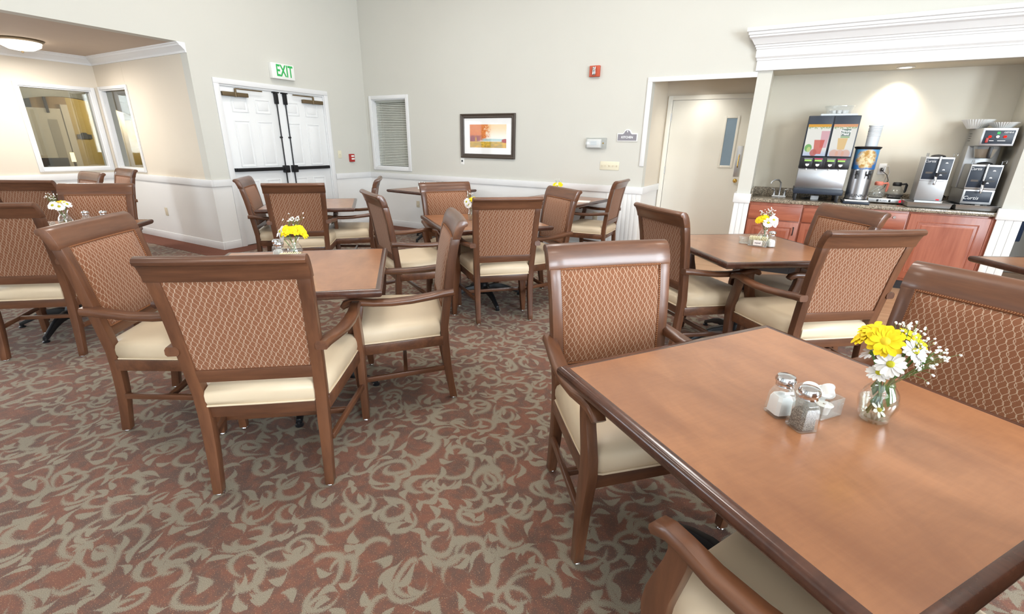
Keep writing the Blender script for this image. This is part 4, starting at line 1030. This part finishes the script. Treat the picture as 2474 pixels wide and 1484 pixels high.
# thermal servers, brewer and pans
def pan(label, x0, x1, y0, y1):
    t = thing('steel_pan', label, 'pan', (0, 0, ZC), 0, 'shallow steel pans on the counter'); h = .056; e = .028
    pr = [(e, .0), (.012, .01), (.004, h-.004), (-.004, h), (-.004, h+.003), (.006, h), (.014, .012), (e+.002, .003)]
    rg = [[(x0+p, y0+p, z), (x1-p, y0+p, z), (x1-p, y1-p, z), (x0+p, y1-p, z)] for p, z in pr]
    vs = [q for r in rg for q in r]; fs = [(0, 1, 2, 3)]
    for i in range(len(rg)-1):
        for k_ in range(4): k2 = (k_+1) % 4; fs.append((i*4+k_, i*4+k2, (i+1)*4+k2, (i+1)*4+k_))
    n = (len(rg)-1)*4; fs.append((n, n+1, n+2, n+3))
    G().add(vs, fs).build('basin', 'brushed_steel', t, .003); return t
pan('shallow steel pan holding the single coffee server', 1.195, 1.555, 6.165, 6.50)
pan('shallow steel pan holding the coffee brewer by the right post', 1.573, 1.895, 6.165, 6.64)
def server(t, x0, x1, z0, z1, y0, lower):
    cx = (x0+x1)/2
    b = bx('server_body', 'brushed_steel', t, x0, x1, y0, y0+.21, z0, z1, .006)
    pnl = bx('front_panel', 'navy_plastic', b, x0+.008, x1-.008, y0-.003, y0, z1-.215, z1-.018, .0015)
    text('lettering', 'Curtis', .034, 'text_white', pnl, (x0+.042, y0-.0035, z1-.042), FRONT, .0004, shear=.25)
    for dx, dz in ((.06, -.06), (.05, -.125), (.04, -.175)): G().prism([(cx+dx+.011*math.cos(PI*k/8), z1+dz+.011*math.sin(PI*k/8)) for k in range(9)], 'y', y0-.004, y0-.003).build('print_mark', 'text_white', pnl)
    bx('label_strip', 'frame_dark', pnl, x0+.03, x0+.085, y0-.005, y0-.003, z1-.16, z1-.142); bx('label_strip', 'black_plastic', pnl, cx+.02, x1-.03, y0-.005, y0-.003, z1-.16, z1-.142)
    sgl = G().cyl((cx, y0-.018, z1-.15), (cx, y0-.018, z1+.004), .0095, seg=14).build('sight_glass', 'chrome', b)
    G().cyl((cx, y0-.018, z1-.13), (cx, y0-.018, z1-.01), .0105, seg=14).build('gauge_tube', 'plastic_clear', sgl)
    fc_ = G().tube([(cx, y0, z1-.19), (cx, y0-.04, z1-.19), (cx, y0-.05, z1-.215), (cx, y0-.05, z1-.265)], [.014, .015, .014, .010], 12).build('faucet', 'chrome', b)
    G().tube([(cx, y0-.045, z1-.185), (cx+.004, y0-.045, z1-.15)], [.011, .014], 10).build('faucet_handle', 'black_plastic', fc_)
    G().lathe([(.06, 0), (.055, .012), (.03, .02), (.001, .024)], 20, (cx, y0+.1, z1)).build('lid', 'black_plastic', b)
    for s, xx in ((-1, x0+.01), (1, x1-.01)):
        G().tube([(xx, y0+.04, z1-.02), (xx, y0+.04, z1+.03), (xx+s*.03, y0+.04, z1+.035), (xx+s*.03, y0+.04, z1+.012)] if s > 0 else [(xx, y0+.04, z1-.02), (xx, y0+.04, z1+.034), (xx+.012, y0+.04, z1+.034), (xx+.012, y0+.04, z1)], .005, 8).build('side_handle', 'chrome', b)
    return b
s1 = thing('coffee_server', 'steel coffee server with dark panel standing in the left pan', 'coffee server', (0, 0, 0))
bx('foot_stand', 'brushed_steel', s1, 1.262, 1.472, 6.235, 6.43, ZC+.004, .935)
server(s1, 1.25, 1.475, .935, 1.36, 6.225, True)
bx('seam', 'frame_dark', s1, 1.2495, 1.4755, 6.2235, 6.2245, 1.128, 1.131); bx('power_light', 'red_led', s1, 1.425, 1.45, 6.221, 6.2255, .945, .955)
br = thing('coffee_brewer', 'tall steel coffee brewer with red buttons beside the right post', 'coffee machine', (0, 0, 0))
bx('base', 'brushed_steel', br, 1.612, 1.842, 6.225, 6.62, .925, 1.066, .005); nb = bx('base_panel', 'navy_plastic', br, 1.63, 1.825, 6.222, 6.225, .95, 1.05, .001)
for x in (1.64, 1.81):
    for y in (6.26, 6.58): bx('foot', 'black_plastic', br, x-.015, x+.015, y-.015, y+.015, ZC+.004, .926)
text('lettering', 'Curtis', .045, 'text_white', nb, (1.68, 6.2215, .985), FRONT, .0004, shear=.25)
bx('column', 'brushed_steel', br, 1.60, 1.845, 6.47, 6.62, 1.066, 1.47, .004)
hd = bx('brew_head', 'brushed_steel', br, 1.605, 1.847, 6.22, 6.62, 1.468, 1.628, .005)
bx('head_frame', 'steel', hd, 1.606, 1.846, 6.212, 6.22, 1.469, 1.627, .003)
hp = bx('head_panel', 'navy_plastic', hd, 1.622, 1.832, 6.209, 6.212, 1.487, 1.606, .001)
text('lettering', 'GEMINI', .02, 'text_white', hp, (1.787, 6.2085, 1.588), FRONT, .0004)
for x in (1.665, 1.77): G().cyl((x, 6.209, 1.55), (x, 6.199, 1.55), .011).build('button', 'red_glow', hp)
G().cyl((1.717, 6.209, 1.55), (1.717, 6.196, 1.55), .012).build('dial', 'white_plastic', hp); bx('display', 'exit_green', hp, 1.708, 1.73, 6.207, 6.209, 1.572, 1.594)
bx('warning_tag', 'red_plastic', hp, 1.64, 1.66, 6.2, 6.209, 1.497, 1.54, .002); bx('print_line', 'text_white', hp, 1.668, 1.70, 6.2075, 6.209, 1.512, 1.517); bx('print_line', 'text_white', hp, 1.725, 1.78, 6.2075, 6.209, 1.512, 1.517)
for i in range(4): bx('side_vent', 'black_plastic', hd, 1.6035, 1.605, 6.50, 6.57, 1.515+i*.022, 1.52+i*.022)
bk_ = G().lathe([(.055, 1.352), (.065, 1.36), (.088, 1.45), (.09, 1.466)], 28, (1.70, 6.33, 0)).build('brew_basket', 'plastic_clear', br)
G().lathe([(.05, 1.356), (.06, 1.362), (.08, 1.44)], 24, (1.70, 6.33, 0)).build('basket_liner', 'office_wall_tan', bk_)
bx('basket_handle', 'black_plastic', bk_, 1.695, 1.72, 6.215, 6.245, 1.355, 1.462, .005)
server(br, 1.608, 1.842, 1.067, 1.30, 6.225, False)
def coffee_filter(label, loc, r, h, tilt):
    vs = []; fs = []; n = 72
    for j, (rr, z) in enumerate(((.55, 0), (.75, .45), (1., 1.))):
        for k in range(n):
            a = 2*PI*k/n; q = r*rr*(1+(.055*rr*(1 if k % 2 else -1) if j else 0)); vs.append((q*math.cos(a), q*math.sin(a), h*z))
    for j in range(2):
        for k in range(n): k2 = (k+1) % n; fs.append((j*n+k, j*n+k2, (j+1)*n+k2, (j+1)*n+k))
    fs.append(tuple(range(n))[::-1])
    o = tag(G().add(vs, fs).build('coffee_filter', 'white_paper', None, smooth=False), label, 'coffee filter', 'paper filters on the brewer'); o.location = loc; o.rotation_euler = (tilt, 0, 0)
    return o
coffee_filter('tall stack of fluted white paper filters at the back of the brewer', (1.625, 6.52, 1.6285), .12, .085, 0)
coffee_filter('shallow fluted white paper filter at the front of the brewer top', (1.762, 6.325, 1.6285), .108, .05, 0)
cb = tag(G().tube([(1.49, 6.60, ZC+.006), (1.50, 6.52, ZC+.03), (1.54, 6.50, ZC+.09), (1.52, 6.55, ZC+.14), (1.57, 6.58, ZC+.1), (1.55, 6.60, ZC+.05), (1.50, 6.58, ZC+.02), (1.53, 6.54, ZC+.12), (1.585, 6.6, ZC+.09)], .005, 6).build('cable_tangle', 'black_plastic'), 'tangled black cables between the coffee server and brewer', 'cables')

# ------------------------------------------------------------------ things on the tables
VP = [(.029, 0), (.033, .004), (.0355, .012), (.043, .045), (.0435, .060), (.036, .083), (.0245, .101), (.0245, .114), (.034, .134)]
def vase(label, x, y):
    t = thing('flower_vase', label, 'vase', (x, y, ZT), 0, 'clear glass flower vases')
    G().lathe(VP+[(.0325, .134), (.0225, .114), (.0225, .101), (.034, .083), (.0415, .06), (.041, .045), (.033, .012), (.001, .010)], 32).build('glass', 'glass', t)
    G().lathe([(.031, .0112), (.0385, .044), (.0395, .058), (.001, .0585)], 28).build('water', 'water', t)
    return t
def petal_mesh(L, wd, cup, mat, name='petal'):
    vs = []; fs = []
    st = [(0., .25, 0.), (.3, .75, .25), (.6, 1., .35), (.85, .85, .25), (1., .25, .1)]
    for u, wv, h in st:
        for s, e in ((-1, 0.), (0, -.0012), (1, 0.)): vs.append((L*(.12+.88*u), s*wd*wv, cup*L*h+e))
    for i in range(len(st)-1):
        for k in range(2): a = i*3+k; fs.append((a, a+1, a+4, a+3))
    return G().add(vs, fs).mesh(name, mat, angle=180)
def orient(n):
    return Vector(n).normalized().to_track_quat('Z', 'Y').to_euler()
PM = {}
def flower(label, kind, vx, vy, off, nrm, r, single, group, nP=None):
    # off: head centre relative to the vase foot (world axes); the stem runs into the vase
    pm, dm = (('petal_yellow', 'disc_gold'), ('petal_white', 'disc_yellow'))[kind == 'white']
    t = thing('daisy', label, 'flower', (vx, vy, ZT), 0, group)
    o = Vector(off); a = math.atan2(o.y, o.x)
    foot = Vector((-.018*math.cos(a), -.018*math.sin(a), .016)); rim = Vector((.014*math.cos(a), .014*math.sin(a), .118))
    p = [foot, foot.lerp(rim, .5), rim, rim.lerp(o, .5)+Vector((0, 0, .006)), o-Vector(nrm).normalized()*.006]
    if o.z < .15: p = [foot, foot.lerp(o, .5), o]
    G().tube(p, .0022, 6).build('stem', 'stem_green', t)
    h = Vector(nrm).normalized()
    nP = nP or (16 if kind == 'white' else 13)
    cup = .10 if kind == 'white' else .14
    key = (kind, round(r, 4), single)
    rows = ((1., 0., cup), (.78, .5, cup*2.2)) if kind == 'yellow' else ((1., 0., cup),)
    q = orient(h)
    rn = random.Random(label)
    if single:
        for rs, ph, cp in rows:
            kk = (kind, round(r*rs, 4), cp)
            if kk not in PM: PM[kk] = petal_mesh(r*rs, r*(.17 if kind == 'white' else .21), cp, pm)
            for i in range(nP):
                ob = link('petal', PM[kk], t); ob.location = o
                e = q.to_matrix() @ Matrix.Rotation(2*PI*(i+ph)/nP+rn.uniform(-.06, .06), 3, 'Z') @ Matrix.Rotation(rn.uniform(-.12, .18), 3, 'Y')
                ob.rotation_euler = e.to_euler()
    else:
        g = G()
        for rs, ph, cp in rows:
            pmsh = petal_mesh(r*rs, r*.22, cp, pm)
            for i in range(nP):
                e = q.to_matrix() @ Matrix.Rotation(2*PI*(i+ph)/nP, 3, 'Z') @ Matrix.Rotation(rn.uniform(-.12, .18), 3, 'Y')
                g.add([o+e @ v.co for v in pmsh.vertices], [tuple(f.vertices) for f in pmsh.polygons])
            bpy.data.meshes.remove(pmsh)
        g.build('petals', pm, t, angle=180)
    d = G().lathe([(.001, -.004), (r*.24, -.002), (r*.26, .002), (r*.18, .005), (.001, .006)], 14).build('flower_centre', dm, t); d.location = o; d.rotation_euler = q
    G().lathe([(.001, -.010), (r*.16, -.007), (r*.2, -.001)], 10).build('calyx', 'stem_green', d)
    return t
def breath(label, vx, vy, tips, group, seed, size=.0032, n=9):
    t = thing('filler_sprig', label, 'flower', (vx, vy, ZT), 0, group)
    rn = random.Random(seed); gs = G(); gf = G()
    for tip in tips:
        tip = Vector(tip); a = math.atan2(tip.y, tip.x); root = Vector((.01*math.cos(a), .01*math.sin(a), .1)); fork = root.lerp(tip, .62)
        gs.tube([root, root.lerp(fork, .5), fork], .0009, 5)
        for i in range(n):
            e = tip+Vector((rn.gauss(0, .014), rn.gauss(0, .014), rn.gauss(0, .014)))
            gs.tube([fork, fork.lerp(e, .6)+Vector((0, 0, .003)), e], .0005, 4)
            for k in range(2):
                c = e+Vector((rn.gauss(0, .002), rn.gauss(0, .002), rn.gauss(0, .002)))
                gf.sphere(c, size*rn.uniform(.6, 1.1), 7, 4)
    gs.build('stems', 'stem_green', t); f = gf.build('florets', 'petal_white', t); f['kind'] = 'stuff'
    return t
def shaker(label, x, y, rz, fill, lvl):
    t = thing('shaker', label, 'shaker', (x, y, ZT), rz, 'salt and pepper shakers')
    def oct_(h, c):
        return [(h, -h+c), (h, h-c), (h-c, h), (-h+c, h), (-h, h-c), (-h, -h+c), (-h+c, -h), (h-c, -h)]
    rg = [[(x_, y_, z) for x_, y_ in oct_(h, c)] for z, h, c in ((0, .0265, .006), (.003, .0275, .007), (.056, .025, .007), (.069, .0215, .009), (.077, .018, .0085), (.086, .0175, .0085))]
    G().loft(rg).build('glass_jar', 'glass_heavy', t, 0, angle=25)
    rg = [[(x_, y_, z) for x_, y_ in oct_(h, c)] for z, h, c in ((.005, .0225, .006), (lvl*.8, .0215, .0065), (lvl, .017, .006), (lvl+.004, .006, .002))]
    G().loft(rg).build('contents', fill, t, 0, angle=25)
    G().lathe([(.0195, .081), (.0215, .083), (.0205, .087), (.0215, .092), (.0245, .096), (.0245, .101), (.0205, .109), (.009, .1125), (.001, .113)], 28).build('cap', 'chrome', t)
    return t
def glass_box(t, lx, ly, h, th=.003):
    g = G(); g.box(-lx, lx, -ly, ly, 0, .005)
    g.box(-lx, lx, -ly, -ly+th, .005, h).box(-lx, lx, ly-th, ly, .005, h).box(-lx, -lx+th, -ly+th, ly-th, .005, h).box(lx-th, lx, -ly+th, ly-th, .005, h)
    g.build('glass_walls', 'glass_caddy', t, .0008)
    for i in range(7):
        x = -lx+.012+i*(2*lx-.024)/6
        for s in (-1, 1): bx('glass_rib', 'glass_caddy', t, x-.0016, x+.0016, s*(ly+.0006)-.0008, s*(ly+.0006)+.0008, .004, h*.6)
def caddy(label, x, y, rz, lx=.052, ly=.038, h=.05):
    t = thing('glass_caddy', label, 'caddy', (x, y, ZT), rz, 'glass condiment caddies'); glass_box(t, lx, ly, h); return t
def packet_row(label, x, y, rz, n, mat, group, logo=False):
    rn = random.Random(label)
    for i in range(n):
        k = i-(n-1)/2
        o = thing('sweetener_packet', label, 'packet', (x, y, ZT+.0062), rz, group)
        mt = Matrix.Translation((k*.0072, 0, 0)) @ Matrix.Rotation(k*.05+rn.uniform(-.02, .02), 4, 'Y')
        G().box(-.0016, .0016, -.031, .031, 0, .062, mt).build('paper', mat, o, .0006)

# nearest table
c, s = .972, -.234      # direction to the right as seen from the camera
def L1(r, u, f): return (r*c+f*s, r*s-f*c, u)     # right, up, forward(towards the camera)
vx, vy = .322, 1.345
vase('clear glass vase of yellow and white daisies on the nearest table', vx, vy)
GR = 'flowers in the nearest vase'
flower('large yellow daisy at the front centre of the nearest bouquet', 'yellow', vx, vy, L1(-.022, .220, .030), L1(.1, .5, .9), .040, True, GR)
flower('yellow daisy at the left end of the nearest bouquet, seen side-on', 'yellow', vx, vy, L1(-.066, .212, .0), L1(-.6, .75, .2), .033, True, GR)
flower('yellow daisy at the back left of the nearest bouquet', 'yellow', vx, vy, L1(-.048, .232, -.012), L1(-.25, .95, .2), .038, True, GR)
flower('yellow daisy at the right of the nearest bouquet behind white filler', 'yellow', vx, vy, L1(.026, .226, -.02), L1(.5, .8, .1), .036, True, GR)
flower('white daisy with yellow-green eye at the centre of the nearest bouquet', 'white', vx, vy, L1(.0, .172, .045), L1(.05, .45, .9), .032, True, GR)
flower('white daisy at the right of the nearest bouquet, turned away', 'white', vx, vy, L1(.048, .192, .0), L1(.9, .25, .1), .034, True, GR)
flower('white daisy behind the stems at the left of the nearest bouquet', 'white', vx, vy, L1(-.043, .168, -.02), L1(-.5, .5, -.5), .03, True, GR)
flower('white daisy sitting low on the rim of the nearest vase', 'white', vx, vy, L1(-.016, .137, .028), L1(-.1, .8, .5), .027, True, GR)
flower('pale daisy sunk in the water of the nearest vase', 'white', vx, vy, L1(.006, .036, .016), L1(.7, .6, .4), .022, False, GR, 6)
flower('white daisy at the upper right of the nearest bouquet among filler', 'white', vx, vy, L1(.036, .208, .016), L1(.5, .7, .5), .03, True, GR)
breath('tiny white filler flowers rising at the right of the nearest bouquet', vx, vy, [L1(.0, .255, -.01), L1(.02, .248, .0), L1(.045, .235, .01)], GR, 1)
breath('tiny white filler flowers hanging out at the far right of the nearest bouquet', vx, vy, [L1(.078, .215, .0), L1(.064, .175, .015), L1(.07, .195, .01)], GR, 2)
for i, (r_, u_) in enumerate(((-.014, .09), (.012, .1), (.02, .07), (-.006, .05))):
    lf_ = tag(G().add([L1(r_, u_-.028, .0), L1(r_-.010, u_, .008), L1(r_+.002, u_+.03, .004), L1(r_+.012, u_, -.004)], [(0, 1, 2, 3)]).build('loose_leaf', 'leaf_green'), 'green leaf inside the neck of the nearest vase', 'leaf', GR); lf_.location = (vx, vy, ZT)
shaker('glass salt shaker half full of white salt on the nearest table', .108, 1.248, R(38), 'salt', .055)
shaker('glass pepper shaker with dark pepper on the nearest table', .158, 1.205, R(40), 'pepper', .05)
caddy('clear ribbed glass caddy of creamer cups on the nearest table', .188, 1.322, R(-38), .05, .04, .05)
cups = [((.165, 1.335, .010), (0, 0, 0)), ((.19, 1.315, .010), (0, 0, 0)), ((.208, 1.298, .010), (0, 0, 0)), ((.176, 1.345, .034), (.3, 0, 0)), ((.2, 1.335, .036), (.4, .2, 0)), ((.218, 1.318, .052), (R(70), 0, R(200)))]
cl = ['creamer cup at the back left of the nearest caddy', 'creamer cup at the bottom middle of the nearest caddy', 'creamer cup at the bottom right of the nearest caddy', 'creamer cup leaning at the top left of the nearest caddy', 'creamer cup on top in the middle of the nearest caddy', 'creamer cup lying on its side on top of the nearest caddy']
for (p, e), lb in zip(cups, cl):
    t = thing('creamer_cup', lb, 'creamer', (p[0], p[1], ZT+p[2]-.004), 0, 'creamer cups in the nearest caddy'); t.rotation_euler = e
    G().lathe([(.0125, 0), (.017, .024), (.0175, .025)], 20).build('cup', 'white_plastic', t)
    l_ = G().lathe([(.020, .025), (.0205, .026), (.001, .0264)], 20).build('foil_lid', 'white_paper', t)
    bx('lid_print', 'label_print', l_, -.004, .004, -.003, .003, .0264, .0267)

# front left table
def LR(vx, vy):
    d = Vector((vx, vy, 0)).normalized(); return lambda r, u, f: (r*d.y-f*d.x, -r*d.x-f*d.y, u)
vx, vy = -2.344, 1.639; L2 = LR(vx, vy); GR = 'flowers in the front left vase'
vase('clear glass vase of yellow flowers on the front left table', vx, vy)
flower('yellow daisy at the left of the front left bouquet', 'yellow', vx, vy, L2(-.028, .178, .02), L2(-.3, .8, .5), .042, False, GR)
flower('yellow daisy at the centre of the front left bouquet', 'yellow', vx, vy, L2(.022, .178, .025), L2(.0, .7, .7), .038, False, GR)
flower('yellow daisy drooping at the right of the front left bouquet', 'yellow', vx, vy, L2(.054, .164, .015), L2(.7, .4, .4), .042, False, GR)
flower('white daisy at the upper left of the front left bouquet', 'white', vx, vy, L2(-.062, .172, .0), L2(-.8, .5, .2), .036, False, GR)
flower('white daisy at the lower left of the front left bouquet', 'white', vx, vy, L2(-.058, .148, .012), L2(-.8, .1, .4), .032, False, GR)
breath('cloud of tiny white filler flowers above the front left bouquet', vx, vy, [L2(-.015, .232, 0), L2(.015, .24, 0), L2(.035, .236, 0)], GR, 4, .0034, 12)
shaker('glass salt shaker left of the flowers on the front left table', -2.479, 1.623, R(20), 'salt', .05)
shaker('glass pepper shaker beside the salt on the front left table', -2.405, 1.588, R(25), 'pepper', .03)
caddy('glass caddy stuffed with pale sweetener packets on the front left table', -2.272, 1.553, R(42), .055, .036, .05)
packet_row('pale yellow sweetener packet standing in the front left caddy', -2.272, 1.553, R(42), 11, 'ivory_paper', 'packets in the front left caddy')

# table before the bar
vx, vy = -.016, 3.775; L3 = LR(vx, vy); GR = 'flowers in the vase before the bar'
vase('clear glass vase of flowers on the table before the bar', vx, vy)
flower('yellow daisy at the left of the bouquet before the bar', 'yellow', vx, vy, L3(-.05, .175, .015), L3(-.5, .5, .6), .034, False, GR)
flower('yellow daisy at the centre of the bouquet before the bar', 'yellow', vx, vy, L3(-.015, .182, .02), L3(0, .5, .8), .034, False, GR)
flower('white daisy at the front of the bouquet before the bar', 'white', vx, vy, L3(.01, .16, .035), L3(.05, .4, .9), .036, False, GR)
flower('white daisy at the upper right of the bouquet before the bar', 'white', vx, vy, L3(.04, .18, .02), L3(.3, .5, .8), .034, False, GR)
flower('white daisy at the lower right of the bouquet before the bar', 'white', vx, vy, L3(.055, .155, .01), L3(.8, .1, .5), .03, False, GR)
breath('white filler flowers on top of the bouquet before the bar', vx, vy, [L3(-.035, .225, 0), L3(0, .235, 0), L3(.025, .225, 0)], GR, 6, .0036, 14)
shaker('glass salt shaker on the table before the bar', .034, 3.685, R(40), 'salt', .05)
cd = caddy('glass caddy of sweetener packets on the table before the bar', -.045, 3.672, R(-6), .06, .036, .046)
packet_row('pale yellow sweetener packet standing in the caddy before the bar', -.045, 3.672, R(-6), 12, 'ivory_paper', 'packets in the caddy before the bar')
lb = bx('name_label', 'white_paper', cd, -.026, .030, -.0395, -.0375, .010, .046); text('lettering', 'equal', .018, 'sweet_text', lb, (.002, -.040, .028), FRONT, .0002)
eg = caddy('empty ribbed glass dish left of the packets before the bar', -.135, 3.725, R(10), .036, .032, .045)

# far left table
vx, vy = -4.632, 1.369; L4 = LR(vx, vy); GR = 'flowers in the far left vase'
vase('clear glass vase of white daisies on the far left table', vx, vy)
flower('white daisy at the front of the far left bouquet', 'white', vx, vy, L4(-.012, .165, .03), L4(0, .5, .8), .036, False, GR)
flower('white daisy at the left of the far left bouquet', 'white', vx, vy, L4(-.045, .175, .02), L4(-.4, .5, .6), .036, False, GR)
flower('white daisy at the right of the far left bouquet', 'white', vx, vy, L4(.035, .178, .015), L4(.5, .6, .5), .034, False, GR)
flower('yellow daisy at the top of the far left bouquet', 'yellow', vx, vy, L4(.005, .195, .0), L4(0, 1, .2), .03, False, GR)
breath('sprig of pale filler rising left of the far left bouquet', vx, vy, [L4(-.06, .235, 0), L4(-.03, .23, 0)], GR, 8, .0034, 12)
shaker('glass salt shaker right of the daisies on the far left table', -4.66, 1.505, R(10), 'salt', .05)
shaker('glass pepper shaker at the right on the far left table', -4.572, 1.585, R(10), 'pepper', .04)
caddy('small glass caddy of creamers at the left on the far left table', -4.70, 1.262, R(43), .05, .038, .05)
for i, (dx, dy, dz) in enumerate(((-.02, -.01, .008), (.02, .012, .008), (0, 0, .034))):
    t = thing('creamer_cup', ('creamer cup at the left in the far left caddy', 'creamer cup at the right in the far left caddy', 'creamer cup on top of the far left caddy')[i], 'creamer', (-4.70+dx, 1.262+dy, ZT+dz), 0, 'creamer cups in the far left caddy')
    G().lathe([(.0125, 0), (.017, .024), (.0175, .025)], 16).build('cup', 'white_plastic', t); G().lathe([(.020, .025), (.0205, .026), (.001, .0264)], 16).build('foil_lid', 'white_paper', t)

# middle table
vx, vy = -2.365, 3.478; L5 = LR(vx, vy); GR = 'flowers in the middle vase'
vase('clear glass vase half hidden by the chair at the middle table', vx, vy)
flower('yellow daisy at the right of the middle table bouquet', 'yellow', vx, vy, L5(.02, .18, .02), L5(.2, .7, .6), .038, False, GR)
flower('yellow daisy at the back of the middle table bouquet', 'yellow', vx, vy, L5(-.012, .186, .0), L5(-.2, .9, .3), .034, False, GR)
flower('white daisy at the left of the middle table bouquet', 'white', vx, vy, L5(-.05, .165, .02), L5(-.6, .3, .6), .036, False, GR)
flower('white daisy at the lower left of the middle table bouquet', 'white', vx, vy, L5(-.035, .142, .03), L5(-.3, .2, .9), .034, False, GR)
breath('green-white filler sprig above the middle table bouquet', vx, vy, [L5(-.035, .235, 0), L5(-.015, .225, 0)], GR, 9, .0032, 8)
# wall tables
vx, vy = -2.461, 5.575; L6 = LR(vx, vy); GR = 'flowers in the back wall vase'
vase('clear glass vase on the wall table below the thermostat', vx, vy)
flower('yellow daisy at the left of the back wall bouquet', 'yellow', vx, vy, L6(-.03, .18, .02), L6(-.3, .6, .6), .036, False, GR)
flower('yellow daisy at the right of the back wall bouquet', 'yellow', vx, vy, L6(.035, .185, .02), L6(.3, .6, .6), .036, False, GR)
flower('white daisy at the front of the back wall bouquet', 'white', vx, vy, L6(.0, .165, .035), L6(0, .4, .9), .034, False, GR)
breath('faint filler sprig above the back wall bouquet', vx, vy, [L6(-.02, .235, 0), L6(.02, .235, 0)], GR, 11, .003, 7)
pm_ = tag(bx('paper_sheet', 'white_paper', None, -.14, .14, -.10, .10, 0, .0015), 'white printed sheet lying on the wall table below the thermostat', 'paper'); pm_.location = (-2.13, 5.50, ZT); pm_.rotation_euler = (0, 0, R(15))
shaker('left salt shaker on the wall table under the blind window', -4.672, 5.478, 0, 'salt', .05)
shaker('left pepper shaker on the wall table under the blind window', -4.615, 5.528, 0, 'pepper', .05)
shaker('right salt shaker on the wall table under the blind window', -4.468, 5.655, 0, 'salt', .05)
shaker('right pepper shaker on the wall table under the blind window', -4.412, 5.705, 0, 'pepper', .05)
mg = thing('white_cup', 'white cup between the shakers on the wall table', 'cup', (-4.545, 5.59, ZT))
G().lathe([(.028, 0), (.038, .012), (.041, .09), (.038, .09), (.035, .014), (.001, .01)], 24).build('bowl', 'white_plastic', mg); G().tube([(.038, 0, .075), (.062, 0, .07), (.062, 0, .035), (.038, 0, .028)], .005, 8).build('handle', 'white_plastic', mg)
